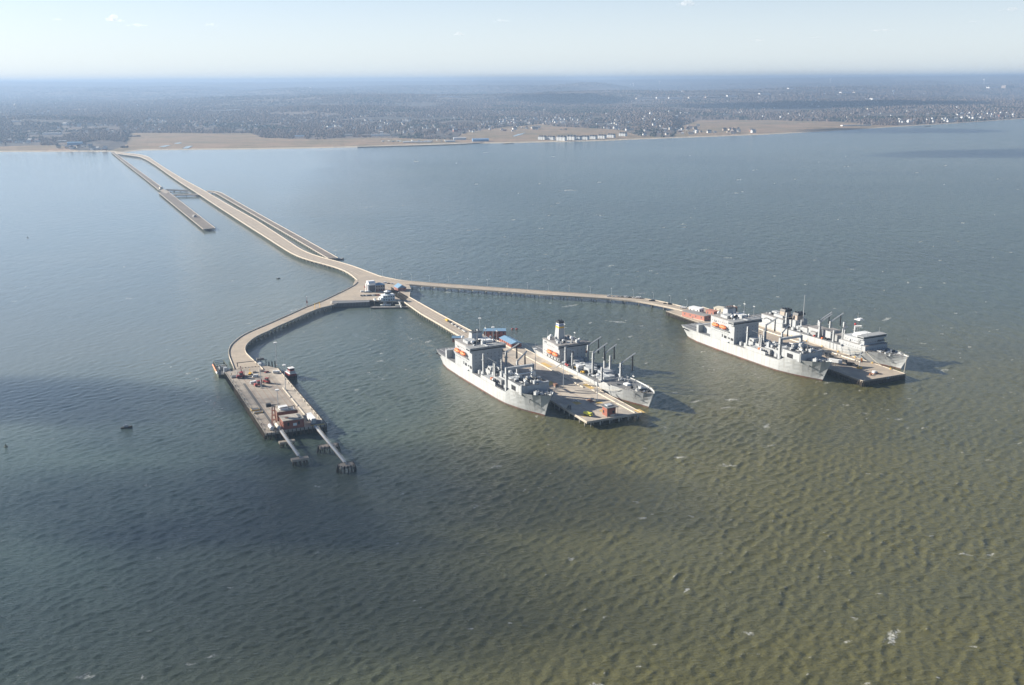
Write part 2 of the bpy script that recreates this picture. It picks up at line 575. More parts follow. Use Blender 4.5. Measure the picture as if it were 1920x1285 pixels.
    silt_sheen = .9 * sstep(120, -560, X + .06 * (R - 1200) + 200 * (fbm(X / 420, Y / 600, 43, 3) - .5) * 2) * sstep(760, 1150, R + 120 * (fbm(X / 200, Y / 300, 47, 3) - .5))  # left water: silt tint plus painted-in brightness of the reflected sky
    silt_sheen = np.maximum(silt_sheen, .5 * sstep(1900, 4300, R + 500 * (fbm(X / 700, Y / 900, 53, 3) - .5)))  # far water brightened by the same pale colour
    rough = np.clip(.09 + .10 * sstep(600, 3500, R) - .17 * lee, .02, .3)
    o = grid_mesh("water", X + 0.55 * DX, Y + 0.55 * DY, Z, t.m, {"foam": foam, "rough": rough, "far": sstep(700, 1800, R), "chop": calm, "mud": mud, "silt_sheen": silt_sheen})
    tag(o, "choppy olive and slate bay water with scattered whitecaps", kind="structure")
make_water()

# ------------------------------------------------------------------ land
def make_land():
    t = NT("land")
    cover = t.attr("cover")            # 0 sand, 1 marsh, 2 wood floor
    patch = t.noise(.004, 6, .65)
    fine = t.noise(.03, 6, .7)
    marsh = t.mix(t.ramp(patch, .35, .65), (.33, .225, .148), (.20, .165, .10))
    marsh = t.mix(t.ramp(t.noise(.011, 6, .7, stretch=(.5, 1.6, 1)), .52, .66, 0, .75), marsh, (.125, .11, .068))
    wood = t.mix(t.ramp(t.noise(.0009, 7, .72), .42, .58), (.165, .132, .112), (.070, .070, .066))
    wood = t.mix(t.ramp(t.noise(.012, 7, .75), .45, .7, 0, .7), wood, (.185, .150, .128))
    sand = t.mix(fine, (.52, .45, .35), (.40, .34, .26))
    c = t.mix(t.ramp(cover, .3, .7), sand, marsh)
    c = t.mix(t.ramp(cover, 1.3, 1.7), c, wood)
    t.to(c, "Base Color")
    t.p.inputs["Roughness"].default_value = .95
    t.p.inputs["Specular IOR Level"].default_value = .1
    t.to(t.bump(t.noise(.02, 6, .7), .9, 14.0), "Normal")
    az = np.linspace(-.9, .9, 760)
    fr = np.concatenate([[-120, -20, 0, 12, 30, 55, 90, 140], np.linspace(200, 2600, 70), np.geomspace(2680, R_END - 3500, 330)])
    A, D = np.meshgrid(az, fr)
    R = np.interp(A, SH_A, SH_R) + D
    R = np.minimum(R, R_END)
    X, Y = R * np.sin(A), R * np.cos(A)
    Z = terrain(X, Y)
    Z[0], Z[1] = -6, -1.5
    inl = R - np.interp(A, MA_A, MA_R) + 420 * (fbm(X / 420, Y / 420, 3, 4) - .5)
    cover = np.where(inl > 0, 2.0, 1.0)
    cover = np.where(D < 42, 0.0, cover)
    o = grid_mesh("land", X, Y, Z, t.m, {"cover": cover})
    tag(o, "low winter coast of tan marsh and bare woodland", kind="structure")
make_land()

# ------------------------------------------------------------------ trestles and piers
DECK = 5.5

def resample(pts, n):
    pts = [np.array(p[:2]) for p in pts]
    d = np.concatenate([[0], np.cumsum([np.linalg.norm(b - a) for a, b in zip(pts[:-1], pts[1:])])])
    s = np.linspace(0, d[-1], n)
    P = np.array(pts)
    return np.stack([np.interp(s, d, P[:, 0]), np.interp(s, d, P[:, 1])], 1)

def smooth_line(P, it=6):
    P = P.copy()
    for _ in range(it):
        P[1:-1] = (P[:-2] + 2 * P[1:-1] + P[2:]) / 4
    return P

def strip(mb, Lp, Rp, z0, z1):
    """Closed slab between two plan lines."""
    n = len(Lp)
    vs = []
    for i in range(n):
        vs += [(*Lp[i], z0), (*Rp[i], z0), (*Rp[i], z1), (*Lp[i], z1)]
    fs = []
    for i in range(n - 1):
        a, b = 4 * i, 4 * i + 4
        fs += [(a + 3, a + 2, b + 2, b + 3), (a, b, b + 1, a + 1), (a, a + 3, b + 3, b), (a + 1, b + 1, b + 2, a + 2)]
    fs += [(0, 1, 2, 3), (4 * n - 4, 4 * n - 1, 4 * n - 2, 4 * n - 3)]
    return mb.add(vs, fs)

def offset_in(Lp, Rp, a, b):
    """Lines at distance a and b from the left line towards the right one."""
    d = Rp - Lp
    w = np.linalg.norm(d, axis=1)[:, None]
    return Lp + d / w * a, Lp + d / w * b

def trestle(name, label, cat, leftpx, rightpx, deck_m, road_m, z=DECK, n=90, bent=12.0, piles=4, width=None, side=1, wall_h=.9, smooth=6, group=None, road=True, edge_m='parapet', lines=True, thick=1.1, skip=(0, 0)):
    Lp = smooth_line(resample([at(x, y, z) for x, y in leftpx], n), smooth)
    if width is None:
        Rp = smooth_line(resample([at(x, y, z) for x, y in rightpx], n), smooth)
    else:
        t = np.gradient(Lp, axis=0)
        t /= np.linalg.norm(t, axis=1)[:, None]
        nrm = np.stack([t[:, 1], -t[:, 0]], 1) * side
        Rp = Lp + nrm * width
    c0 = (Lp[0] + Rp[0]) / 2
    root = empty(name, (0, 0, 0), 0, label, cat, group)
    strip(MB(), Lp, Rp, z - thick, z).build('deck', M[deck_m], root)
    if road:
        a, b = offset_in(Lp, Rp, 1.7, 0)[0], offset_in(Rp, Lp, 1.7, 0)[0]
        strip(MB(), a, b, z + .004, z + .03).build('roadway', M[road_m], root)
    if wall_h:
        for (P, Q), sk in zip(((Lp, Rp), (Rp, Lp)), skip):
            a, b = offset_in(P, Q, .06, .56)
            k0 = int(sk * len(a))
            a, b = a[k0:], b[k0:]
            strip(MB(), a, b, z + .002, z + wall_h).build('parapet', M[edge_m], root)
    if lines and road:
        for f in (.22, .40, .60, .78):
            c = Lp * (1 - f) + Rp * f
            a, b = offset_in(c, Rp, -.55, .55)
            strip(MB(), a, b, z + .031, z + .033).build('wheel_track', M['tyre_wear'], root)
        for f in (.30, .70):
            c = Lp * (1 - f) + Rp * f
            a, b = offset_in(c, Rp, -.12, .12)
            strip(MB(), a, b, z + .034, z + .038).build('road_line', M['marking'], root)
    # pile bents: a cap beam on a row of piles
    ln = np.concatenate([[0], np.cumsum(np.linalg.norm(np.diff((Lp + Rp) / 2, axis=0), axis=1))])
    k = max(2, int(ln[-1] / bent))
    bents = []
    for s in np.linspace(bent * .3, ln[-1] - bent * .3, k):
        l = np.array([np.interp(s, ln, Lp[:, 0]), np.interp(s, ln, Lp[:, 1])])
        r = np.array([np.interp(s, ln, Rp[:, 0]), np.interp(s, ln, Rp[:, 1])])
        bents.append((float(np.hypot(*((l + r) / 2))), l, r))
    bents.sort(key=lambda q: q[0])
    def bent_into(mb, l, r):
        d = (r - l) / np.linalg.norm(r - l)
        e = np.array([-d[1], d[0]]) * .55
        l2, r2 = l - d * .25, r + d * .25
        mb.prism([l2 - e, r2 - e, r2 + e, l2 + e], z - thick - 1.15, z - thick - .003)
        for j in range(piles):
            p = l + (r - l) * (j + .25) / (piles - .5)
            mb.cyl((p[0], p[1], -1.6), (p[0], p[1], z - thick - 1.153), .48, n=6)
    for _, l, r in bents[:100]:
        mb = MB()
        bent_into(mb, l, r)
        mb.build('pile_bent', M['pile'], root)
    if len(bents) > 100:
        mb = MB()
        for _, l, r in bents[100:]:
            bent_into(mb, l, r)
        tag(mb.build('pile_bent', M['pile'], root), kind='stuff')
    return root, Lp, Rp

# main road trestle from the shore to the hub
MAIN_L = [(216, 287.4), (240, 291), (262, 293.6), (275, 299.5), (290, 308.6), (320, 330), (347, 348), (370, 362.4), (410, 388.6), (455, 417.6), (505, 449.2), (535, 468.6), (556, 481), (575, 487.5), (594, 492.3), (615, 497), (635, 502.6), (648, 507.5), (658, 514), (666, 521), (670, 526)]
MAIN_R = [(217, 285.2), (240, 287.6), (264, 290.2), (278, 294), (293, 304.5), (312, 317), (345, 337.2), (380, 356), (430, 385.6), (480, 413), (530, 445.4), (548, 457.5), (567, 470.3), (582, 477), (600, 482.5), (618, 487), (635, 491.2), (662, 498), (682, 507.2), (700, 514), (716, 519.6)]
trestle('road_trestle', 'long pale road trestle running from the far shore out to the building hub', 'bridge', MAIN_L, MAIN_R, 'concrete_tan', 'roadway', n=150, bent=14)

# trestle from the hub to the left pier, curving
LT_R = [(666, 521.5), (671, 528), (664.6, 535), (650, 543), (634.8, 550.4), (600, 566.8), (576.6, 575), (540, 591.6), (505, 607), (473.7, 620), (455, 629), (443, 637.8), (432, 648), (428, 658), (429, 668), (436, 686), (438.5, 693)]
LT_L = [(716, 519.6), (704, 533), (690, 547), (668, 558), (640, 566), (621, 574), (600, 578.4), (574, 589), (540, 604.5), (520, 613), (502, 622.4), (485, 629.5), (471.5, 637.8), (463, 646), (459.5, 653), (461, 662), (471, 672), (488, 687), (494, 693.5)]
trestle('curved_trestle', 'pale curving road trestle leading from the hub down to the left pier', 'bridge', LT_R, LT_L, 'concrete_tan', 'roadway', z=DECK + .03, n=110, bent=9, smooth=3, skip=(.07, .36), lines=False)

# trestle from the hub to the middle pier
MT_L = [(735, 553.5), (752, 562.5), (790, 589.4), (820, 606.5), (852, 625.4), (872, 637)]
MT_R = [(733, 538), (747, 546), (800, 575.8), (822, 588), (860, 608.5), (883, 620.5), (905, 633)]
MT = trestle('straight_trestle', 'straight pale road trestle on piles leading from the hub to the middle pier', 'bridge', MT_L, MT_R, 'concrete_tan', 'concrete_tan', z=DECK + .02, n=60, bent=8.5, smooth=2, skip=(.17, .24))

# trestle from the hub to the right pier
RT_L = [(716, 529.5), (750, 533.2), (784, 535.4), (850, 540.6), (915, 545.3), (975, 549.8), (1032, 554.3), (1090, 557.5), (1148, 561.3), (1192, 565.4), (1215, 569.2), (1236, 573.3), (1258, 578), (1277, 583), (1290, 587)]
RT_R = [(700, 513.5), (716, 519.2), (750, 526), (800, 530.6), (850, 534), (915, 538.8), (975, 543), (1032, 547), (1090, 551), (1148, 555.2), (1192, 558.4), (1215, 561.5), (1236, 565), (1262, 571), (1288, 577.5), (1300, 581)]
RT = trestle('long_bend_trestle', 'long narrow road trestle with lamp posts bending out to the right pier', 'bridge', RT_L, RT_R, 'concrete_tan', 'roadway', z=DECK - .02, n=130, bent=20, smooth=4, piles=3, skip=(.085, .05))

# older timber trestle beside the main one, running to the abandoned finger pier
trestle('old_trestle', 'narrow grey brown old trestle left of the main road trestle', 'bridge',
        [(208, 285.4), (240, 311), (270, 334), (298, 356.6)], [(214.5, 285.6), (246, 309.5), (277, 332), (306, 353)], 'old_pier', 'old_pier', z=4.2, n=60, bent=16, road=False, wall_h=.7, smooth=1)
# old road beside the main trestle on the right
trestle('disused_pier', 'long disused grey pier with pale kerb lying just right of the main trestle', 'pier',
        [(387, 359.6), (398, 360.2), (406, 363), (455, 391.5), (505, 420.4), (560, 452.5), (615, 485)], [(388, 357.6), (404, 358.8), (415, 361.6), (465, 390), (505, 412.3), (570, 448), (634, 484)], 'old_pier', 'old_pier', z=4.4, n=80, bent=16, road=False, wall_h=.8, smooth=1)
# the abandoned finger pier
def slab_pier(name, label, pxs, z, deck_m, face_m, rows, cat='pier', thick=1.3, open_edges=()):
    P = [at(x, y, z) for x, y in pxs]
    root = empty(name, (0, 0, 0), 0, label, cat)
    poly = [(p.x, p.y) for p in P]
    MB().prism(poly, z - thick, z).build('deck', M[deck_m], root)
    n = len(poly)
    mb = MB()
    for i in range(n):
        if i in open_edges:
            continue
        a, b = Vector(poly[i]), Vector(poly[(i + 1) % n])
        d = (b - a)
        ln = d.length
        d /= ln
        e = Vector((-d.y, d.x))
        mb.prism([a - e * .02, b - e * .02, b + e * .5, a + e * .5] if sum(poly[j][0] * poly[(j + 1) % n][1] - poly[(j + 1) % n][0] * poly[j][1] for j in range(n)) > 0 else
                 [a + e * .02, b + e * .02, b - e * .5, a - e * .5], z + .003, z + .45)
    mb.build('kerb', M['parapet'], root)
    return root, P
def piles_under(root, P, z, step, m='pile', inset=.8, r=.5, n=6, cap=100, skirt=None, thick=1.3):
    """Perimeter piles, each its own part."""
    cx = sum(p.x for p in P) / len(P)
    cy = sum(p.y for p in P) / len(P)
    spots = []
    for i in range(len(P)):
        a, b = P[i], P[(i + 1) % len(P)]
        k = max(1, int((b - a).length / step))
        for j in range(k):
            p = a.lerp(b, (j + .5) / k)
            d = Vector((cx - p.x, cy - p.y, 0)).normalized() * inset
            spots.append(p + d)
    spots.sort(key=lambda p: p.x ** 2 + p.y ** 2)
    for p in spots[:cap]:
        MB().cyl((p.x, p.y, -1.6), (p.x, p.y, z - thick - .003), r, n=n).build('pile', M[m], root)
    if spots[cap:]:
        mb = MB()
        for p in spots[cap:]:
            mb.cyl((p.x, p.y, -1.6), (p.x, p.y, z - thick - .003), r, n=n)
        tag(mb.build('pile', M[m], root), kind='stuff')
    # inner rows read only as shade below the deck
    mb = MB()
    for f in (.62, .3):
        for p in spots[::2]:
            q = Vector((cx + (p.x - cx) * f, cy + (p.y - cy) * f))
            mb.cyl((q.x, q.y, -1.6), (q.x, q.y, z - thick - .003), r, n=5)
    tag(mb.build('inner_pile', M[m], root), kind='stuff')

ra, RP = slab_pier('abandoned_pier', 'abandoned grey brown finger pier standing alone at left, nearest to the shore', [(297.5, 361.5), (312, 357), (404, 428), (381, 430.2)], 4.4, 'old_pier', 'timber', 4)
piles_under(ra, RP, 4.4, 14, 'timber')
MB().prism([(p.x, p.y) for p in (at(299, 357.5, 4.8), at(306, 354.5, 4.8), at(319, 360, 4.8), at(312, 363, 4.8))], 4.43, 4.9).build('head_slab', M['pier_worn'], ra)
p = at(365, 407, 4.45)
h = empty('pier_hut', p, az_rz(150), 'small grey hut standing on the deck of the abandoned pier', 'hut')
MB().box(-5, 5, -3, 3, 0, 3.2).build('wall', M['gear_grey'], h)
MB().gable(-5, 5, -3, 3, 3.203, 1.4).build('roof', M['deck_light'], h)
MB().box(-1, 1, -3.06, -3.003, .003, 2.2).build('door', M['gear_dark'], h)
p = at(302, 354.2, 4.2)
h = empty('guard_house', p, az_rz(150), 'pale guard house where the old trestle meets the abandoned pier', 'hut')
MB().box(-6, 6, -4, 4, 0, 4).build('wall', M['cream'], h)
MB().hip(-6, 6, -4, 4, 4.003, 1.6).build('roof', M['gear_grey'], h)
trestle('cross_walkway', 'dark short cross pier between the abandoned pier and the main trestle, farther one', 'pier', [(310, 356.6), (330, 357.6), (352.5, 359)], [(312, 355), (331, 355.9), (353, 357.2)], 'bulkhead', 'bulkhead', z=3.6, n=20, bent=18, road=False, wall_h=.5, smooth=0, edge_m='timber')
trestle('link_trestle', 'pale short link trestle joining the abandoned pier to the main trestle, nearer one', 'bridge', [(325, 367), (350, 366.2), (374, 366)], [(325, 364.6), (350, 363.9), (372, 363.6)], 'old_pier', 'old_pier', z=4.3, n=20, bent=18, road=False, wall_h=.7, smooth=0)
b = at(628, 486.3, 0)
h = empty('moored_barge', b, az_rz(95), 'dark blue grey flat barge moored at the end of the disused pier', 'barge')
MB().frus(-13, 13, -4, 4, -.6, -14, 14, -4.4, 4.4, 1.5).build('hull', M['bulkhead'], h)
MB().box(-12, 12, -4, 4, 1.503, 1.65).build('deck', M['gear_grey'], h)
MB().box(-9, -5, -2, 2, 1.653, 4).build('deckhouse', M['cream'], h)

# ------------------------------------------------------------------ the hub
HUB = [(668, 520), (682, 508.5), (716, 520.5), (766, 531.5), (770, 540.5), (768, 556), (757, 565.5), (745, 565.4), (693, 563.2), (623, 564.6), (655, 551)]
rh, HP = slab_pier('hub_platform', 'tan hub platform carrying the buildings where all the trestles meet', HUB, DECK + .05, 'concrete_tan', 'bulkhead', 3, open_edges=(0, 1, 2, 3, 5, 9, 10))
piles_under(rh, HP, DECK + .05, 11)
B0, B1, B2, B3 = at(622.5, 570, DECK), at(693, 567, DECK), at(692.5, 563.4, DECK), at(623.5, 564.9, DECK)
hb = empty('bulkhead_wall', (0, 0, 0), 0, 'long dark steel bulkhead fender wall along the near edge of the hub', 'bulkhead')
MB().prism([(q.x, q.y) for q in (B0, B1, B2, B3)], -1.5, DECK + .35).build('fender_face', M['sheet_pile'], hb)
MB().prism([(q.x, q.y) for q in (B0, B1, B2, B3)], DECK + .353, DECK + .5).build('cap_slab', M['deck_grey'], hb)
mb = MB()
for i in range(24):
    q = B0.lerp(B1, (i + .5) / 24)
    mb.box(q.x - .25, q.x + .25, q.y - .32, q.y - .01, .2, DECK + .2)
mb.build('fender_rib', M['timber'], hb)
q = at(622.5, 570, 3)
MB().prism([(v.x, v.y) for v in (at(618.5, 570.6, DECK), at(622.3, 570.1, DECK), at(623.3, 565, DECK), at(619.5, 565.5, DECK))], -1, DECK + .3).build('end_block', M['parapet'], hb)

def building(name, label, loc, az, size, wall_m, roof_m, roof='flat', rh_=2.0, storeys=1, nwin=4, trim=None, cat='building', win_m='glass', base_m=None, doors=1, door_m='gear_dark', group=None):
    """Walls, roof, rows of windows (each one a part) and a door; local x runs along az."""
    L_, Wd, H_ = size
    r = empty(name, loc, az_rz(az), label, cat, group)
    MB().box(-L_ / 2, L_ / 2, -Wd / 2, Wd / 2, 0, H_).build('wall', M[wall_m], r)
    if roof == 'flat':
        mb = MB()
        mb.box(-L_ / 2 - .3, L_ / 2 + .3, -Wd / 2 - .3, Wd / 2 + .3, H_ + .003, H_ + .5)
        mb.build('roof', M[roof_m], r)
    elif roof == 'gable':
        MB().gable(-L_ / 2, L_ / 2, -Wd / 2, Wd / 2, H_ + .003, rh_, .7).build('roof', M[roof_m], r)
    elif roof == 'hip':
        MB().hip(-L_ / 2, L_ / 2, -Wd / 2, Wd / 2, H_ + .003, rh_, .8).build('roof', M[roof_m], r)
    if base_m:
        MB().box(-L_ / 2 - .08, L_ / 2 + .08, -Wd / 2 - .08, Wd / 2 + .08, .003, H_ * .22).build('plinth', M[base_m], r)
    fh = H_ / storeys
    for s in range(storeys):
        for i in range(nwin):
            x = -L_ / 2 + L_ * (i + .5) / nwin
            MB().box(x - .8, x + .8, -Wd / 2 - .07, -Wd / 2 - .01, s * fh + fh * .4, s * fh + fh * .78).build('window', M[win_m], r)
        for y in (-Wd * .25, Wd * .25):
            MB().box(L_ / 2 + .01, L_ / 2 + .07, y - .8, y + .8, s * fh + fh * .4, s * fh + fh * .78).build('window', M[win_m], r)
    for i in range(doors):
        x = -L_ / 2 + L_ * (i + 1) / (doors + 1)
        MB().box(x - .7, x + .7, -Wd / 2 - .11, -Wd / 2 - .09, .02, 2.3).build('door', M[door_m], r)
    return r

D5 = DECK + .055
# tall white and grey building with blue hipped roof
r = building('boat_station', 'tall white and grey building with a blue hipped roof at the middle of the hub', at(711, 545, D5), 65, (13, 11, 8.5), 'tan_wall', 'blue_roof', 'hip', 2.6, 2, 4, base_m='brick')
MB().box(-15.5, -6.503, -5, 5, 0, 11.5).build('stair_tower', M['white'], r)
MB().frus(-16, -6.2, -5.4, 5.4, 11.503, -15.6, -6.2, -1.4, 5.4, 14).build('tower_roof', M['white'], r)
for y in (-4.2, 3.2):
    MB().box(-17.5, -15.503, y, y + 1.6, 0, 10.5).build('pillar', M['white'], r)
MB().box(-15.4, -7, -5.1, -5.003, 1, 9).build('bay_opening', M['gear_dark'], r)
MB().box(-16.2, -15.51, -1.5, 1.5, .1, 6).build('bay_door', M['dark_red'], r)
# brick building with a blue gabled roof over the water
r = building('brick_station', 'small orange brick building with bright blue gabled roof at the right edge of the hub', at(750.5, 544, D5), 155, (15, 12, 4.4), 'brick_pink', 'blue_roof', 'gable', 4.0, 1, 4)
# control tower
r = building('control_building', 'pale blue grey control building with an octagonal white lookout tower', at(727.5, 563.2, D5), 68, (15.5, 11, 7.2), 'pale_blue_wall', 'white', 'flat', 1, 2, 5)
oc = lambda R_, x0=-.5: [(x0 + R_ * math.cos(math.pi * (k + .5) / 4), R_ * math.sin(math.pi * (k + .5) / 4)) for k in range(8)]
lt_ = MB().prism(oc(4.0), 7.703, 11.6).build('lookout_tower', M['pale_blue_wall'], r)
MB().prism(oc(4.12), 9.3, 10.9).build('window_band', M['glass'], lt_)
mb = MB()
rim, vs = oc(4.9), []
vs = [(a, b, 11.603) for a, b in rim] + [(-.5, 0, 13.6)]
mb.add(vs, [(i, (i + 1) % 8, 8) for i in range(8)] + [tuple(range(7, -1, -1))])
mb.build('roof_cap', M['white'], lt_)
MB().cyl((-.5, 0, 13.4), (-.5, 0, 17.5), .12).build('antenna', M['white'], lt_)
MB().box(-10.5, -7.753, -4, 4, 0, 4.6).build('annex', M['white'], r)
MB().box(-10.8, -7.753, -4.3, 4.3, 4.603, 4.9).build('annex_roof', M['white'], r)

def white_boat_trailer(px, py, az, label):
    r = empty('trailer_boat', at(px, py, D5), az_rz(az), label, 'boat', 'white boats on trailers at the hub')
    mb = MB()
    mb.frus(-3.6, 3.2, -.9, .9, .8, -4, 4.4, -1.5, 1.5, 2.3)
    mb.build('hull', M['white'], r)
    MB().frus(-2.2, 1.6, -1.1, 1.1, 2.303, -1.9, .9, -.9, .9, 3.9).build('cabin', M['white'], r)
    MB().box(-1.2, 1.35, -1.02, 1.02, 2.9, 3.4).build('cabin_window', M['glass'], r)
    mb = MB().box(-3.6, 3.4, -.7, .7, .45, .797)
    for x in (-1, .4):
        for y in (-1, 1):
            mb.cyl((x, y * .72, .45), (x, y * 1.0, .45), .42)
    mb.build('trailer', M['gear_dark'], r)
    return r
white_boat_trailer(703, 565, 160, 'white cabin boat on a trailer beside the control building, left one of two')
white_boat_trailer(711, 564.4, 160, 'white cabin boat on a trailer hard against the control building, right one of two')

# floating dock below the hub with a launch and gangways
r = empty('floating_dock', at(735, 578, 0), az_rz(88), 'long dark floating dock moored below the control building', 'dock')
MB().frus(-26, 25, -3, 3, -.7, -27, 26, -3.2, 3.2, 1.6).build('pontoon', M['bulkhead'], r)
MB().box(-25, 25, -2.7, 2.7, 1.603, 1.75).build('deck', M['deck_light'], r)
MB().box(4, 12, .2, 2.6, 1.753, 4).build('shed', M['cream'], r)
for x in (-22, -8, 8, 22):
    MB().cyl((x, 3.6, -1.5), (x, 3.6, 5), .35).build('guide_pile', M['timber'], r)
r = empty('dock_gangway', (0, 0, 0), 0, 'pale gangway sloping from the hub down to the floating dock', 'gangway')
a, b_ = at(748, 566, DECK + .4), at(752.5, 577.2, 2.0)
MB().bar(a, b_, .9).build('ramp', M['galvanised'], r)
for dx in (-.9, .9):
    MB().bar(a + Vector((dx, 0, 1)), b_ + Vector((dx, 0, 1)), .09).build('handrail', M['white'], r)
def launch(px, py, az, label, L_=13, hm='white', cm='white', cat='boat', z=0, name='launch'):
    r = empty(name, at(px, py, z), az_rz(az), label, cat)
    k = L_ / 13
    mb = MB()
    n = [(-6.3, 1.7, 1.3), (-2, 2.0, 1.3), (2.5, 1.8, 1.55), (5, 1.0, 1.8), (6.6, .08, 2.1)]
    vs = []
    for x, w, h_ in n:
        vs += [(x * k, -w * k, h_ * k), (x * k * .95, -w * .7 * k, -.5), (x * k * .95, w * .7 * k, -.5), (x * k, w * k, h_ * k)]
    fs = []
    for i in range(len(n) - 1):
        a, b = 4 * i, 4 * i + 4
        fs += [(a, b, b + 1, a + 1), (a + 1, b + 1, b + 2, a + 2), (a + 2, b + 2, b + 3, a + 3), (a + 3, b + 3, b, a)]
    fs += [(0, 1, 2, 3), tuple(4 * (len(n) - 1) + i for i in (3, 2, 1, 0))]
    mb.add(vs, fs).build('hull', M[hm], r)
    MB().frus(-2.6 * k, 2.0 * k, -1.3 * k, 1.3 * k, 1.42 * k, -2.3 * k, 1.1 * k, -1.1 * k, 1.1 * k, 3.5 * k).build('cabin', M[cm], r)
    MB().frus(-2.2 * k, 1.74 * k, -1.24 * k, 1.24 * k, 2.3 * k, -2.05 * k, 1.4 * k, -1.2 * k, 1.2 * k, 3.05 * k).build('cabin_window', M['glass'], r)
    MB().cyl((-.5 * k, 0, 3.45 * k), (-.5 * k, 0, 6.2 * k), .09).build('mast', M['gear_grey'], r)
    return r
launch(723, 573.2, 88, 'white motor launch moored behind the floating dock', 14)
launch(237, 802.5, 70, 'small dark patrol boat with pale cabin drifting alone on the left water', 9.5, 'bulkhead', 'silver', name='patrol_boat')
launch(521.5, 523, 60, 'tiny dark workboat with open water all round, left of the hub', 6.5, 'black', 'gear_grey', name='workboat')

def buoy(px, py, label, m, L_=1.3):
    r = empty('buoy', at(px, py, 0), 0, label, 'buoy')
    MB().cyl((0, 0, -.5), (0, 0, .6), L_, n=10).build('float_body', M[m], r)
    MB().cyl((0, 0, .603), (0, 0, 2.6), .5, .2).build('day_mark', M[m], r)
buoy(11, 838, 'dark green black buoy floating at the left edge of the picture', 'barge_green')
buoy(52, 446, 'tiny dark buoy floating far up the left water', 'black')
for i, px in enumerate((961, 969)):
    r = empty('float', at(px, 617.5, 0), 0, 'small red float on the water behind the tanker, %s of a pair' % ('left' if i == 0 else 'right'), 'float', 'pair of red floats')
    MB().ball((0, 0, .2), 1.6, 1.1, .8, 10, 6).build('float_body', M['red'], r)
    MB().box(-.3, .3, -.3, .3, .95, 1.5).build('mooring_eye', M['dark_red'], r)

# yellow gantry and red mast on the curved trestle
r = empty('sign_gantry', (0, 0, 0), 0, 'yellow portal frame at the near edge of the curved trestle', 'gantry')
a, b_ = at(590.5, 581, DECK), at(600, 577.6, DECK)
for p in (a, b_):
    MB().bar(p, p + Vector((0, 0, 7.5)), .45).build('post', M['yellow'], r)
MB().bar(a + Vector((0, 0, 7.5)), b_ + Vector((0, 0, 7.5)), .5).build('beam', M['yellow'], r)
MB().bar(a.lerp(b_, .2) + Vector((0, 0, 6.6)), a.lerp(b_, .8) + Vector((0, 0, 6.6)), .3).build('brace', M['gold'], r)
r = empty('signal_mast', at(576, 575, DECK), 0, 'thin dark red signal mast at the far edge of the curved trestle', 'mast')
MB().cyl((0, 0, 0), (0, 0, 12.5), .28, .12).build('pole', M['dark_red'], r)
MB().box(-.8, .8, -.3, .3, 4.5, 7.5).build('signal_board', M['dark_red'], r)
MB().cyl((0, 0, 12.4), (0, 0, 13.1), .35).build('lamp', M['white'], r)
# ------------------------------------------------------------------ the three working piers
def pier_frame(corner_px, az):
    o = at(*corner_px, DECK)
    A = math.radians(az)
    ux = Vector((math.sin(A), math.cos(A), 0))
    uy = Vector((-math.cos(A), math.sin(A), 0))        # to the left of the heading
    return o, ux, uy
def loc_of(fr, x, y, z=0.0):
    o, ux, uy = fr
    return o + ux * x + uy * y + Vector((0, 0, z))

def working_pier(name, label, fr, az, poly, deck_m, fascia_m, pile_m, pile_step, fender_step, fender_m, fender_up=1.2, fascia=1.5, z=DECK, kerb_m='parapet', open_edges=()):
    r = empty(name, (fr[0].x, fr[0].y, 0), az_rz(az), label, 'pier')
    MB().prism(poly, z - fascia, z).build('deck', M[deck_m], r)
    n = len(poly)
    ar = sum(poly[i][0] * poly[(i + 1) % n][1] - poly[(i + 1) % n][0] * poly[i][1] for i in range(n))
    sgn = 1 if ar > 0 else -1
    cands, fend = [], []
    kb = MB()
    for i in range(n):
        a, b = Vector(poly[i]), Vector(poly[(i + 1) % n])
        d = (b - a)
        ln = d.length
        d /= ln
        e = Vector((-d.y, d.x)) * sgn
        if i not in open_edges:
            kb.prism([a + e * .05, b + e * .05, b + e * .5, a + e * .5], z + .003, z + .4)
        k = max(1, int(ln / pile_step))
        for j in range(k):
            cands.append((a.lerp(b, (j + .5) / k) + e * .9, e))
        if fender_step:
            k = max(1, int(ln / fender_step))
            for j in range(k):
                fend.append(a.lerp(b, (j + .5) / k) - e * .45)
    kb.build('kerb', M[kerb_m], r)
    key = lambda p: (loc_of(fr, p[0], p[1])).length
    cands.sort(key=lambda c: key(c[0]))
    for p, e in cands[:100]:
        mb = MB().cyl((p.x, p.y, -1.6), (p.x, p.y, z - fascia - .003), .6, n=6)
        mb.build('pile', M[pile_m], r)
    mb = MB()
    for p, e in cands:
        for q in (8, 17, 26):
            w = p + e * q
            mb.cyl((w.x, w.y, -1.6), (w.x, w.y, z - fascia - .003), .6, n=5)
    tag(mb.build('inner_pile', M[pile_m], r), kind='stuff')
    fend.sort(key=key)
    for p in fend[:100]:
        MB().cyl((p.x, p.y, -1.6), (p.x, p.y, z + fender_up * random.uniform(.5, 1)), .36, n=6).build('fender_pile', M[fender_m], r)
    if fend[100:]:
        mb = MB()
        for p in fend[100:]:
            mb.cyl((p.x, p.y, -1.6), (p.x, p.y, z + fender_up * .8), .36, n=5)
        tag(mb.build('fender_pile', M[fender_m], r), kind='stuff')
    return r
def pier_mark(r, name, x0, x1, y0, y1, m, lift=.02, h=.03, z=DECK):
    return MB().box(x0, x1, y0, y1, z + lift, z + lift + h).build(name, M[m], r)

random.seed(4)
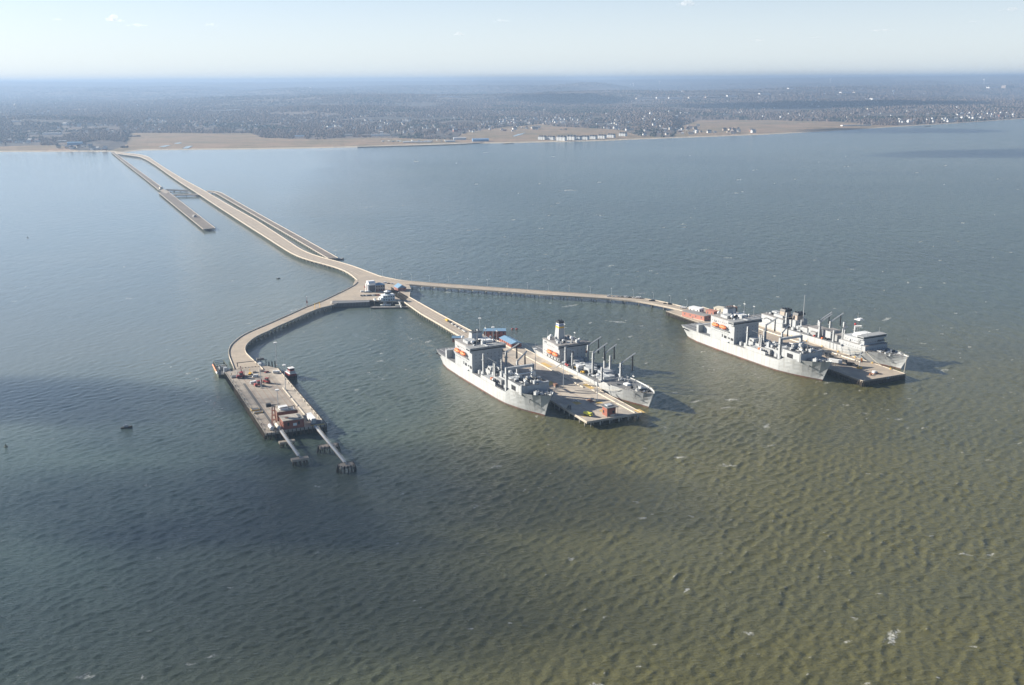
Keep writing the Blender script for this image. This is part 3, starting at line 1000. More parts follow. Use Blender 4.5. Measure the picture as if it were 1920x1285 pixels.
# middle pier
AZM = 155.0
FM = pier_frame((1204.5, 774.3), AZM)
pm = working_pier('middle_pier', 'tan concrete middle pier between the cargo ship and the tanker', FM, AZM,
                  [(0, 0), (-72, 0), (-72, 3.2), (-312, 3.2), (-312, -44), (-282, -54), (0, -54)], 'pier_grey', 'parapet', 'pile', 9, 0, 'pile', open_edges=(3,))
MB().box(-300, -86, -10.2, -9.2, DECK + .035, DECK + .8).build('long_kerb', M['parapet'], pm)
MB().box(-76, -2, -6.6, -5.6, DECK + .035, DECK + .8).build('long_kerb', M['parapet'], pm)
MB().box(-135, -84, -1.2, 2.7, DECK + .035, DECK + .5).build('fender_strip', M['parapet'], pm)
MB().box(-290, -4, -26.2, -25.9, DECK + .02, DECK + .04).build('crane_rail', M['rust'], pm)
MB().box(-290, -4, -39.2, -38.9, DECK + .02, DECK + .04).build('crane_rail', M['rust'], pm)
for (x, y, l, w) in ((-118, -36, 13, 9), (-52, -40, 8, 6), (-95, -6, 16, 5), (-44, -22, 6, 6), (-178, -8, 18, 5), (-10, -3, 10, 6), (-22, -30, 9, 6), (-20, -50, 8, 5)):
    pier_mark(pm, 'painted_patch', x, x + l, y, y + w, 'yellow_marking')
# kiosk
r = empty('brick_kiosk', loc_of(FM, -7.5, -28), az_rz(AZM), 'red brick kiosk with overhanging flat roof at the end of the middle pier', 'kiosk')
MB().box(-4.5, 3.2, -4.2, 4.2, 0, 7.0).build('wall', M['brick'], r)
MB().box(-6.3, 5.6, -5.6, 5.8, 7.8, 8.3).build('roof', M['deck_grey'], r)
MB().box(-4.4, 3.1, -4.1, 4.1, 7.003, 7.797).build('roof_band', M['gear_grey'], r)
MB().box(-3.2, 1.5, -3, 2.2, 8.303, 9.1).build('roof_vent', M['galvanised'], r)
for (x, y) in ((5, 5.2), (5, -5.0)):
    MB().bar((x, y, 0), (x, y, 7.8), .3).build('post', M['tan_wall'], r)
MB().box(3.203, 3.26, -3.4, -1.8, .02, 3.4).build('door', M['gear_dark'], r)
MB().box(3.203, 3.26, 1, 3, 2.2, 4.4).build('window', M['glass'], r)
MB().box(-3.5, -1.5, -4.27, -4.203, 1.8, 4).build('window', M['glass'], r)
MB().box(3.3, 3.4, -1.1, 3.9, .02, 1.2).build('counter', M['cream'], r)
# blue-roofed buildings at the root of the middle pier
q = loc_of(FM, -290, -4)
r = building('brick_office', 'brick building with two flat blue roofed blocks at the head of the middle pier', at(928, 634, DECK + .05), AZM - 65, (24, 12, 9), 'brick', 'blue_roof', 'flat', 1, 2, 5)
MB().box(-2.2, -.6, -6.2, -6.003, .1, 8.5).build('recess', M['gear_dark'], r)
MB().box(-12, -5, 6.003, 12, 0, 6).build('rear_wing', M['brick'], r)
MB().box(-12.3, -4.7, 6.003, 12.3, 6.003, 6.4).build('wing_roof', M['blue_roof'], r)
r = building('brick_shed', 'long low brick shed with sloping blue roof at the head of the middle pier', at(957, 645.5, DECK + .05), AZM, (30, 12, 4.2), 'brick', 'blue_roof', 'gable', 2.2, 1, 6)
r = building('brick_hut', 'little brick hut with a blue roof showing behind the stern of the near cargo ship', at(859, 640, DECK + .05), AZM - 65, (12, 8, 4.5), 'brick', 'blue_roof', 'gable', 1.6, 1, 3)

# right pier
AZR = 155.0
FR = pier_frame((1698.5, 701.3), AZR)
pr = working_pier('right_pier', 'tan right pier with dark timber fendering between the two farther ships', FR, AZR,
                  [(0, 0), (-330, 0), (-330, -54), (0, -54)], 'roadway', 'timber', 'timber', 7, 2.4, 'timber', .3, open_edges=(1,))
MB().box(-1.6, -.1, -53.8, -.2, -1.5, DECK - 1.55).build('end_sheeting', M['timber'], pr)
MB().box(-250, -97, -11.5, -10.5, DECK + .035, DECK + .7).build('long_kerb', M['marking'], pr)
MB().box(-92, -50, -9.5, -8.5, DECK + .035, DECK + .7).build('long_kerb', M['marking'], pr)
for y in (-27, -20, -34):
    MB().box(-250, -6, y, y + .25, DECK + .02, DECK + .04).build('crane_rail', M['rust'], pr)
MB().box(-.0, .12, -24, -20, 3.6, 5.2).build('sign_plate', M['pale_blue_wall'], pr)
for i in range(7):
    x = -18 - i * 24
    rb = empty('bollard', loc_of(FR, x, -1.6), 0, 'yellow mooring bollard along the far edge of the right pier', 'bollard', 'yellow bollards on the right pier')
    MB().cyl((0, 0, 0), (0, 0, 1.0), .55, .45).build('stem', M['yellow'], rb)
    MB().cyl((0, 0, 1.003), (0, 0, 1.5), .8, .7).build('cap', M['yellow'], rb)
# buildings at the root of the right pier
z = DECK + .05
sp = [(1277, 592), (1321, 603), (1340, 596), (1297, 585)]
rs, SPp = slab_pier('building_platform', 'pile platform under the pink brick building at the head of the right pier', sp, DECK, 'concrete_tan', 'pile', 2)
piles_under(rs, SPp, DECK, 8)
def wall_between(name, label, pa, pb, depth, h_, wall_m, roof_m, cat='building', nwin=5, win_m='gear_dark'):
    a, b = at(*pa, z), at(*pb, z)
    d = (b - a)
    az = math.degrees(math.atan2(d.x, d.y))
    ln = d.length
    d.normalize()
    n = Vector((-d.y, d.x, 0))
    c = (a + b) / 2 + n * depth / 2
    return building(name, label, c, az, (ln, depth, h_), wall_m, roof_m, 'flat', 1, 1, nwin, win_m=win_m)
wall_between('pink_building', 'long low pink brick building standing on piles at the head of the right pier', (1278.5, 592.5), (1320, 602.5), 12, 5.6, 'brick_pink', 'deck_light', nwin=4)
wall_between('white_shed', 'white boxy shed behind the pink brick building', (1291, 586), (1311, 590), 9, 6.5, 'white', 'white', nwin=3)
wall_between('red_shed', 'small red brick shed right of the white shed', (1323, 591), (1338, 594.5), 8, 6, 'brick_pink', 'brick_pink', nwin=2)
wall_between('orange_tank_house', 'orange brown tank house behind the far cargo ship', (1362, 585), (1373, 588), 8, 6.5, 'rust', 'rust', nwin=1)
wall_between('cream_store', 'cream flat store showing over the roof of the far cargo ship', (1338, 583), (1362, 587), 10, 4, 'cream', 'cream', nwin=3)

# left pier
AZL = 155.5
FL = pier_frame((612, 797.3), AZL)
pl = working_pier('left_pier', 'worn grey brown left pier with crane rails and empty berths', FL, AZL,
                  [(0, 0), (-188, 0), (-202, -8), (-202, -40), (-196, -50), (0, -50)], 'pier_worn', 'timber', 'timber', 8, 3.2, 'timber', 1.3, open_edges=(1, 2, 3))
for y in (-46.5, -42, -37.5, -33.5, -28, -23.5, -17, -13):
    MB().box(-168, -14 - (12 if -40 < y < -20 else 0), y, y + .22, DECK + .02, DECK + .04).build('crane_rail', M['rust' if y > -40 else 'bulkhead'], pl)
MB().box(-150, -8, -41, -38.6, DECK + .02, DECK + .05).build('dark_track', M['bulkhead'], pl)
for x0, x1 in ((-120, -88), (-84, -60), (-57, -33)):
    MB().box(x0, x1, -10.4, -9.4, DECK + .035, DECK + .7).build('long_kerb', M['parapet'], pl)
MB().box(-190, -14, -8.6, -.6, DECK + .003, DECK + .019).build('apron', M['pier_grey'], pl)
MB().box(-16, -1, -8.6, -.6, DECK + .02, DECK + .05).build('dark_patch', M['deck_grey'], pl)  # darker grey rectangle across the outer end of the apron
MB().box(-4.5, -.6, -12, -.6, DECK + .052, DECK + .3).build('yellow_strip', M['yellow_marking'], pl)
for i in range(12):
    x = -8 - i * 12.5
    rb = empty('bollard', loc_of(FL, x, -1.7), 0, 'pale mooring bollard along the right edge of the left pier', 'bollard', 'pale bollards on the right edge of the left pier')
    MB().cyl((0, 0, 0), (0, 0, 1.1), .6, .5).build('stem', M['cream'], rb)
    MB().cyl((0, 0, 1.103), (0, 0, 1.6), .85, .75).build('cap', M['cream'], rb)
for i in range(11):
    x = -10 - i * 15
    rb = empty('bollard', loc_of(FL, x, -48.2), 0, 'dull mooring bollard along the left edge of the left pier', 'bollard', 'dull bollards on the left edge of the left pier')
    MB().cyl((0, 0, 0), (0, 0, 1.1), .6, .5).build('stem', M['pile'], rb)
    MB().cyl((0, 0, 1.103), (0, 0, 1.6), .85, .75).build('cap', M['pile'], rb)
# buildings at its outer end
r = building('brick_pump_house', 'red brick pump house with pale flat roof at the outer end of the left pier', loc_of(FL, -11, -26, .02), AZL, (15, 17, 7), 'brick', 'flat_roof', 'flat', 1, 1, 4)
MB().box(7.51, 7.6, -.5, 2.6, 2.2, 4.4).build('sign_board', M['white'], r)
MB().cyl((1, -4, 7.503), (1, -4, 7.9), 1.6, n=12).build('roof_ring', M['brick_brown'], r)
MB().box(-5, 5, 5, 7, 7.503, 7.9).build('roof_curb', M['gear_dark'], r)
r = empty('brick_tank_house', loc_of(FL, -33, -26, .02), az_rz(AZL), 'dark brown brick walled tank house with white roof gear, behind the pump house', 'building')
MB().box(-6, 6, -8.5, 8.5, 0, 7.5).build('wall', M['brick_brown'], r)
MB().box(-5.3, 5.3, -7.8, 7.8, 7.503, 7.7).build('roof', M['flat_roof'], r)
MB().box(-5, 2, -5, 2, 7.703, 10).build('roof_plant', M['white'], r)
MB().bar((4, -6, 10.6), (4, 7, 10.9), .5).build('roof_beam', M['gear_dark'], r)
for y in (-6, 7):
    MB().bar((4, y, 7.703), (4, y, 10.6), .3).build('beam_post', M['gear_dark'], r)
MB().cyl((3.5, 5, 7.703), (3.5, 5, 10.4), .8).build('vent_stack', M['white'], r)
for i in range(9):
    MB().box(6.003, 6.25, -8 + i * 2, -7.2 + i * 2, 0, 7.3).build('buttress', M['brick_brown'], r)
r = empty('loading_tower', loc_of(FL, -20, -38.5), az_rz(AZL), 'tapering orange steel loading tower beside the brick pump house', 'tower')
for (x, y) in ((-2, -1.8), (2, -1.8), (-2, 1.8), (2, 1.8)):
    MB().bar((x, y, 0), (x * .45, y * .45, 16), .38).build('leg', M['brick_pink'], r)
for zz in (4, 8, 12):
    f = 1 - .55 * zz / 16
    MB().box(-2.1 * f, 2.1 * f, -1.9 * f, 1.9 * f, zz, zz + .35).build('brace', M['rust'], r)
MB().box(-2, 2, -1.6, 1.6, 16.003, 17).build('platform', M['tan_wall'], r)
MB().box(-2.8, .4, -5.4, -1.7, 15.6, 18.2).build('cab', M['black'], r)
MB().bar((0, -1, 17.3), (0, 6, 17), .4).build('arm', M['gear_dark'], r)
for i, y in enumerate((-43.5, -38)):
    r = empty('storage_tank', loc_of(FL, -9, y), az_rz(AZL), ['white', 'cream'][i] + ' horizontal cylinder tank on cradles near the end of the left pier', 'tank')
    MB().cyl((-4.5, 0, 2.1), (4.5, 0, 2.1), 1.6, n=16).build('shell', M[['white', 'cream'][i]], r)
    MB().cyl((4.503, 0, 2.1), (5.1, 0, 2.1), 1.5, .7, n=16).build('end_cap', M['galvanised'], r)
    for x in (-3, 3):
        MB().box(x - .4, x + .4, -1.4, 1.4, 0, .9).build('cradle', M['gear_dark'], r)
for i, (x, y) in enumerate(((-66, -45.5), (-57, -44.5))):
    r = empty('gangway_box', loc_of(FL, x, y), az_rz(AZL), ['yellow open topped work box at the left edge of the left pier, larger one', 'yellow work pallet at the left edge of the left pier, smaller one'][i], 'box')
    MB().box(-3 + i, 3 - i, -3.5, 3.5, 0, .9).build('body', M['yellow_marking'], r)
    MB().box(-2.6 + i, 2.6 - i, -3.1, 3.1, .903, 1.0).build('lid', M['gear_dark'], r)
def mooring_walk(pts, label, heads):
    r = empty('catwalk', (0, 0, 0), 0, label, 'walkway')
    P = [Vector(p) for p in pts]
    for a, b in zip(P[:-1], P[1:]):
        d = (b - a).normalized()
        e = Vector((-d.y, d.x, 0)) * .95
        MB().prism([(a + e)[:2], (b + e)[:2], (b - e)[:2], (a - e)[:2]], a.z, a.z + .3).build('walkway', M['galvanised'], r)
        for s in (-1, 1):
            MB().bar(a + e * s + Vector((0, 0, 1.4)), b + e * s + Vector((0, 0, 1.3)), .09).build('handrail', M['white'], r)
            MB().bar(a + e * s * .8 + Vector((0, 0, -.5)), b + e * s * .8 + Vector((0, 0, -.5)), .25).build('girder', M['tan_wall'], r)
def dolphin(p, sx, sy, label, m='concrete_tan', posts=10, ring=True, ztop=5.0):
    r = empty('mooring_dolphin', (p.x, p.y, 0), az_rz(AZL), label, 'dolphin')
    MB().box(-sx, sx, -sy, sy, ztop - 1.6, ztop).build('cap_block', M[m], r)
    for i in range(posts):
        t = 6.283 * i / posts
        x, y = (sx + .6) * math.cos(t), (sy + .6) * math.sin(t)
        if ring:
            MB().cyl((x * 1.25, y * 1.25, -1.6), (x, y, ztop + .6), .42).build('fender_pile', M['black'], r)
        else:
            MB().cyl((x * .85, y * .85, -1.6), (x * .75, y * .75, ztop - 1.603), .5).build('pile', M['timber'], r)
    MB().cyl((0, 0, ztop + .003), (0, 0, ztop + 1.3), .6).build('bollard', M['gear_grey'], r)
zc = 6.2
mooring_walk([loc_of(FL, -.5, -37.5, .7), loc_of(FL, 62, -37.5, .7)], 'shorter grey mooring catwalk reaching out from the end of the left pier', 0)
mooring_walk([loc_of(FL, -.5, -9.5, .7), loc_of(FL, 90, -9.5, .7)], 'longer grey mooring catwalk reaching out from the end of the left pier', 0)
dolphin(loc_of(FL, 22, -37.5), 2.0, 6.2, 'concrete mooring dolphin halfway along the shorter catwalk', ring=False)
dolphin(loc_of(FL, 64, -37), 2.4, 6.4, 'concrete mooring dolphin at the end of the shorter catwalk', ring=False)
dolphin(loc_of(FL, 46, -10.5), 2.8, 7.2, 'mooring dolphin ringed by black piles halfway along the longer catwalk', 'tan_wall', 14)
dolphin(loc_of(FL, 92, -9), 4, 5.6, 'mooring dolphin ringed by black piles at the end of the longer catwalk', 'concrete_tan', 16)
# barge-like landing stage at its inner left corner
r = empty('landing_stage', loc_of(FL, -215, -49, -DECK), az_rz(AZL), 'dark frame landing stage with orange rail at the inner left corner of the left pier', 'barge')
MB().box(-18, 17.5, -7, 4.5, -1, 3).build('pontoon', M['barge_green'], r)
MB().box(-17.5, 17, -6.5, 4, 3.003, 3.2).build('deck', M['gear_dark'], r)
for x in (-16.5, -10, -3, 5):
    for y in (-6, 3.6):
        MB().bar((x, y, 3.2), (x, y, 8.6), .45).build('post', M['barge_green'], r)
    MB().bar((x, -6.5, 8.7), (x, 4, 8.7), .5).build('cross_beam', M['galvanised' if x < -5 else 'barge_green'], r)
for y in (-6, 3.6):
    MB().bar((-16.5, y, 8.8), (5, y, 8.8), .5).build('side_beam', M['barge_green'], r)
MB().bar((-12, -7.6, 6.5), (10, -7.6, 4.6), .9).build('boom', M['orange'], r)
MB().bar((10.2, -7.6, 4.6), (15, -7.6, 4.2), 1.0).build('boom_end', M['white'], r)
MB().cyl((11, 1, 3.2), (11, 1, 8.2), 1.9, n=12).build('tank', M['galvanised'], r)
MB().box(-6, 2, -3, 4, 3.2, 6.6).build('machinery_house', M['gear_grey'], r)
r = empty('rusty_frame', loc_of(FL, -176, -44), az_rz(AZL), 'rusty brown lattice frame lying at the left edge of the left pier', 'frame')
for y in (-3, 3):
    MB().bar((-4, y, 0), (4, y, 5), .4).build('strut', M['rust'], r)
    MB().bar((4, y, 0), (-4, y, 5), .4).build('strut', M['gear_dark'], r)
MB().box(-4, 4, -3.4, 3.4, 0, .8).build('bed', M['gear_dark'], r)
r = empty('pipe_walkway', loc_of(FL, -206, -8, 0), az_rz(AZL), 'dark pipe frame walkway above the far edge of the left pier', 'frame')
MB().bar((-5, -28, 4), (-5, 2, 4), .5).build('beam', M['gear_dark'], r)
for y in (-27, -8, 1):
    MB().bar((-5, y, -DECK - 1), (-5, y, 4), .6).build('post', M['gear_dark'], r)
MB().box(-7, -3, -8, -1, 4.2, 6.5).build('cabin', M['gear_dark'], r)
for y in (3, 6, 9):
    MB().cyl((0, y, -DECK - 1), (0, y, 3), .6).build('pile', M['black'], r)

# ------------------------------------------------------------------ lamp posts and high mast lights
def make_lamp():
    r = empty('street_lamp', (0, 0, -50))
    MB().cyl((0, 0, 0), (0, 0, 10.5), .17, .10, n=6).build('pole', M['galvanised'], r)
    MB().bar((0, 0, 10.4), (0, -2.2, 10.8), .12).build('arm', M['galvanised'], r)
    MB().box(-.3, .3, -3.1, -1.9, 10.7, 10.95).build('lamp_head', M['white'], r)
    return r
lamp0 = make_lamp()
first = [True]
def use(proto, flag, loc, rz, label, cat, group=None):
    o = proto if flag[0] else copy_tree(proto)
    flag[0] = False
    o.location, o.rotation_euler = loc, (0, 0, rz)
    for k in ("label", "category", "group"):
        if k in o: del o[k]
    return tag(o, label, cat, group)
Rr, Rl = RT[2], RT[1]
ln = np.concatenate([[0], np.cumsum(np.linalg.norm(np.diff(Rr, axis=0), axis=1))])
for s in np.linspace(30, ln[-1] - 12, 17):
    x, y = np.interp(s, ln, Rr[:, 0]), np.interp(s, ln, Rr[:, 1])
    x2, y2 = np.interp(s + 1, ln, Rr[:, 0]), np.interp(s + 1, ln, Rr[:, 1])
    use(lamp0, first, (x, y, DECK), math.atan2(y2 - y, x2 - x), 'thin lamp post along the far parapet of the long bending trestle', 'street lamp', 'lamp posts on the long bending trestle')
for (px, py, lab) in ((746.5, 563.5, 'thin lamp post beside the control building at the start of the straight trestle'), (752, 527.5, 'thin lamp post on the far edge of the hub near the brick station'), (629, 489.5, 'thin lamp post at the bend of the main road trestle')):
    use(lamp0, first, at(px, py, DECK), .6, lab, 'street lamp', 'lamp posts at the hub')
def make_mast():
    r = empty('mast_light', (0, 0, -50))
    MB().cyl((0, 0, 0), (0, 0, 24), .34, .2, n=8).build('pole', M['galvanised'], r)
    MB().cyl((0, 0, 24), (0, 0, 30.5), .11, .06, n=6).build('lightning_rod', M['galvanised'], r)
    mb = MB()
    for k in range(10):
        t = 6.283 * k / 10
        mb.box(1.25 * math.cos(t) - .35, 1.25 * math.cos(t) + .35, 1.25 * math.sin(t) - .35, 1.25 * math.sin(t) + .35, 23.1, 23.8)
    mb.cyl((0, 0, 23.85), (0, 0, 24.1), 1.7, n=14)
    mb.build('lamp_ring', M['white'], r)
    MB().box(-.8, .8, -.8, .8, 0, .9).build('footing', M['cream'], r)
    return r
def fr_xy(px, py):
    d = at(px, py, DECK) - FR[0]
    return d.dot(FR[1]), d.dot(FR[2])
mast0 = make_mast()
firstm = [True]
for fr, x, y, lab in ((FL, -128, -28, 'tall mast light among the red trucks on the left pier'), (FL, -38, -31, 'tall mast light beside the brown tank house on the left pier'), (FL, -198, 1, 'tall mast light by the tug at the inner right corner of the left pier'),
                      (FL, -112, -9, 'tall mast light on the right apron of the left pier'),
                      (FM, -248, -28, 'tall mast light rising behind the near cargo ship beside the brick office'), (FM, -150, -27, 'tall mast light in the middle of the middle pier, close by the cargo ship foredeck'), (FM, -95, -25.5, 'tall mast light standing halfway along the middle pier beside a yellow patch'),
                      (FM, -45, -18.5, 'tall mast light near the outer end of the middle pier, behind the kiosk'), (FM, -292, -24, 'tall mast light at the head of the middle pier'),
                      (FR, *fr_xy(1611.5, 691), 'tall mast light with yellow base near the outer end of the right pier'), (FR, -120, -27, 'tall mast light in the middle of the right pier among the parked trucks')):
    use(mast0, firstm, loc_of(fr, x, y, .03), 0, lab, 'mast light', 'high mast lights on the piers')
yb = empty('mast_guard', loc_of(FR, *fr_xy(1611.5, 691), .035), az_rz(AZR), 'yellow guard block around the foot of the mast light on the right pier', 'guard')
for sx, sy in ((-1.9, 0), (1.9, 0), (0, -1.9), (0, 1.9)):
    MB().box(sx - (.5 if sx else 1.2), sx + (.5 if sx else 1.2), sy - (.5 if sy else 1.2), sy + (.5 if sy else 1.2), 0, 1.4).build('block', M['yellow'], yb)
# ------------------------------------------------------------------ ships
def ship_root(name, bow_wl_px, az, x_wl, label):
    p = at(*bow_wl_px, 0)
    A = math.radians(az)
    o = p - Vector((math.sin(A), math.cos(A), 0)) * x_wl
    return empty(name, (o.x, o.y, 0), az_rz(az), label, 'ship')

def hull(root, st, hm='hull_grey', boot='boot', deck='deck_grey', wl=1.3, fc_x=None):
    """st rows: deck x, waterline x, half beam at deck, half beam at waterline, top edge z, deck z. Lofted shell, boot-topping and deck."""
    def ring(s, lv):
        xd, xw, hd, hw, zt, zd = s
        pts = []
        for f in lv:
            z = wl + (zt - wl) * f
            g = z / zt
            pts.append((xw + (xd - xw) * g, hw + (hd - hw) * g ** 1.35, z))
        return pts
    lv = (0, .3, .6, .85, 1)
    up = [ring(s, lv) for s in st]
    mb = MB()
    n = len(lv)
    for sgn in (-1, 1):
        for a, b in zip(up[:-1], up[1:]):
            for j in range(n - 1):
                q = [a[j], b[j], b[j + 1], a[j + 1]]
                q = [(x, sgn * y, z) for x, y, z in q]
                mb.add(q if sgn < 0 else q[::-1], [(0, 1, 2, 3)])
    for u, fl in ((up[0], 0), (up[-1], 1)):
        vs = [(x, -y, z) for x, y, z in u] + [(x, y, z) for x, y, z in u[::-1]]
        mb.add(vs if fl else vs[::-1], [tuple(range(len(vs)))])
    mb.build('hull', M[hm], root)
    mb = MB()
    low = []
    for s, u in zip(st, up):
        b = u[0]
        low.append([(s[1] - (.3 if s is st[-1] else 0), s[3] * .96, -2.0), (s[1], s[3], 0.0), b])
    for sgn in (-1, 1):
        for a, b in zip(low[:-1], low[1:]):
            for j in range(2):
                q = [(x, sgn * y, z) for x, y, z in (a[j], b[j], b[j + 1], a[j + 1])]
                mb.add(q if sgn < 0 else q[::-1], [(0, 1, 2, 3)])
    for u, fl in ((low[0], 0), (low[-1], 1)):
        vs = [(x, -y, z) for x, y, z in u] + [(x, y, z) for x, y, z in u[::-1]]
        mb.add(vs if fl else vs[::-1], [tuple(range(6))])
    mb.build('boot_topping', M[boot], root)
    # decks, split where the forecastle steps up
    segs, cur = [], [st[0]]
    for a, b in zip(st[:-1], st[1:]):
        if abs(a[5] - b[5]) > 2:
            segs.append(cur)
            cur = []
        cur.append(b)
    segs.append(cur)
    for sg in segs:
        if len(sg) < 2:
            continue
        mb = MB()
        for a, b in zip(sg[:-1], sg[1:]):
            def edge(s):
                g = s[5] / s[4]
                return s[1] + (s[0] - s[1]) * g, max(.05, s[3] + (s[2] - s[3]) * g ** 1.35 - .03)
            (xa, ya), (xb, yb) = edge(a), edge(b)
            mb.add([(xa, -ya, a[5] - .01), (xb, -yb, b[5] - .01), (xb, yb, b[5] - .01), (xa, ya, a[5] - .01)], [(0, 1, 2, 3)])
        mb.build('deck', M[deck], root)

def lifeboat(root, x, y, z, L_=11.5):
    sg = -1 if y < 0 else 1
    mb = MB()
    mb.ball((x, y, z), L_ / 2, 1.75, 1.55, 14, 8)
    mb.frus(x - L_ * .30, x + L_ * .24, y - 1.1, y + 1.1, z + .9, x - L_ * .24, x + L_ * .16, y - .8, y + .8, z + 2.1)
    b = mb.build('lifeboat', M['orange'], root, smooth=False)
    MB().box(x - L_ * .22, x + L_ * .12, y - 1.03, y + 1.03, z + 1.45, z + 1.85).build('window', M['glass'], b)
    MB().box(x - L_ * .4, x + L_ * .4, y - .3, y + .3, z - 1.75, z - 1.35).build('keel', M['dull_red'], b)
    for dx in (-L_ * .36, L_ * .36):
        MB().bar((x + dx, y - sg * 2.4, z - 3.0), (x + dx, y, z + 2.6), .28).build('davit', M['white'], root)

def kingpost(root, x, y, z0, z1, w=1.5, boom=None, hose=0, m='house_grey', rung=True):
    k = MB().frus(x - w / 2, x + w / 2, y - w / 2, y + w / 2, z0, x - w * .42, x + w * .42, y - w * .42, y + w * .42, z1).build('kingpost', M[m], root)
    MB().box(x - w * .9, x + w * .9, y - w * .9, y + w * .9, z0 + (z1 - z0) * .72, z0 + (z1 - z0) * .72 + .3).build('platform', M['gear_grey'], k)
    MB().cyl((x, y, z1 + .003), (x, y, z1 + .8), .3).build('block', M['gear_dark'], k)
    if rung:
        MB().box(x + w / 2 + .02, x + w / 2 + .14, y - .3, y + .3, z0, z1 - 1).build('ladder', M['gear_dark'], k)
    if boom:
        p = Vector((x, y, z1 - .6))
        q = p + Vector(boom)
        MB().bar(p, q, 1.15).build('boom', M['house_grey'], k)
        MB().bar(p + Vector((0, 0, 1.2)), q, .1).build('stay', M['gear_dark'], k)
        if hose:
            h = p.lerp(q, .8)
            MB().cyl(h, h - Vector((0, 0, hose)), .6, .85, n=6).build('hose', M['rubber'], k)
    return k

def antenna_mast(root, x, y, z0, z1, arms=((.75, 3), (.55, 4.5)), r=.3, m='gear_grey', dish=True):
    k = MB().cyl((x, y, z0), (x, y, z1), r, r * .45, n=6).build('mast', M[m], root)
    for f, w in arms:
        zz = z0 + (z1 - z0) * f
        MB().bar((x, y - w / 2, zz), (x, y + w / 2, zz), .14).build('yard', M[m], k)
    if dish:
        MB().box(x - 1.4, x + 1.4, y - .25, y + .25, z0 + (z1 - z0) * .82, z0 + (z1 - z0) * .82 + .5).build('radar', M['white'], k)
    return k

def gear(root, seed, n, x0, x1, y0, y1, z, clear=()):
    """Deck machinery: each piece a part of its own."""
    rnd = random.Random(seed)
    for i in range(n):
        x, y = rnd.uniform(x0, x1), rnd.uniform(y0, y1)
        k = rnd.choice(['winch', 'ventilator', 'locker', 'hose_reel', 'pipe_run', 'hatch', 'deck_store', 'bollard'])
        mb = MB()
        mm = rnd.choice(['gear_grey', 'house_grey', 'gear_dark', 'galvanised', 'gear_grey', 'gear_dark', 'rubber'])
        if k == 'winch':
            mb.cyl((x, y - 1.5, z + 1.0), (x, y + 1.5, z + 1.0), .85, n=9)
            mb.box(x - .9, x + .9, y - 1.9, y - 1.5, z, z + 1.8)
            mb.box(x - .9, x + .9, y + 1.5, y + 1.9, z, z + 1.8)
        elif k == 'ventilator':
            h = rnd.uniform(1.5, 3.5)
            mb.cyl((x, y, z), (x, y, z + h), .45)
            mb.cyl((x, y, z + h), (x, y, z + h + .5), .9)
            mm = 'house_grey'
        elif k == 'locker':
            mb.box(x - 1, x + 1, y - .7, y + .7, z, z + rnd.uniform(1.2, 2.6))
        elif k == 'hose_reel':
            mb.cyl((x - .5, y, z + 1.3), (x + .5, y, z + 1.3), 1.25, n=12)
            mb.box(x - .7, x + .7, y - .3, y + .3, z, z + 1.1)
            mm = 'rubber'
        elif k == 'pipe_run':
            l = rnd.uniform(4, 11)
            for q in range(3):
                mb.cyl((x, y + q * .7, z + .9), (x + l, y + q * .7, z + .9), .25, n=6)
            mb.box(x + 1, x + 1.3, y - .3, y + 1.7, z, z + .7)
            mb.box(x + l - 1.3, x + l - 1, y - .3, y + 1.7, z, z + .7)
        elif k == 'hatch':
            mb.box(x - 1.6, x + 1.6, y - 1.6, y + 1.6, z, z + .9)
            mb.box(x - 1.75, x + 1.75, y - 1.75, y + 1.75, z + .903, z + 1.1)
        elif k == 'deck_store':
            h = rnd.uniform(2.2, 4.5)
            mb.box(x - 1.8, x + 1.8, y - 1.5, y + 1.5, z, z + h)
            mb.box(x - .4, x + .4, y - .4, y + .4, z + h, z + h + 1)
            mm = 'house_grey'
        else:
            for q in (-.8, .8):
                mb.cyl((x + q, y, z), (x + q, y, z + 1.1), .4)
            mm = 'gear_dark'
        mb.build(k, M[mm], root)

def rail(root, pts, m='galvanised', h=1.1, step=6):
    mb = MB()
    for a, b in zip(pts[:-1], pts[1:]):
        a, b = Vector(a), Vector(b)
        for f in (.55, 1):
            mb.bar(a + Vector((0, 0, h * f)), b + Vector((0, 0, h * f)), .05)
        k = max(1, int((b - a).length / step))
        for j in range(k + 1):
            p = a.lerp(b, j / k)
            mb.bar(p, p + Vector((0, 0, h)), .05)
    return mb.build('railing', M[m], root)

def anchor(root, x, y, z):
    mb = MB()
    mb.bar((x, y, z), (x + .2, y, z - 3.0), .3)
    mb.bar((x - 1.5, y, z - 3.2), (x + 1.7, y, z - 3.2), .45)
    mb.box(x - .9, x + .9, y - .5, y + .5, z - .2, z + .7)
    mb.build('anchor', M['gear_dark'], root)

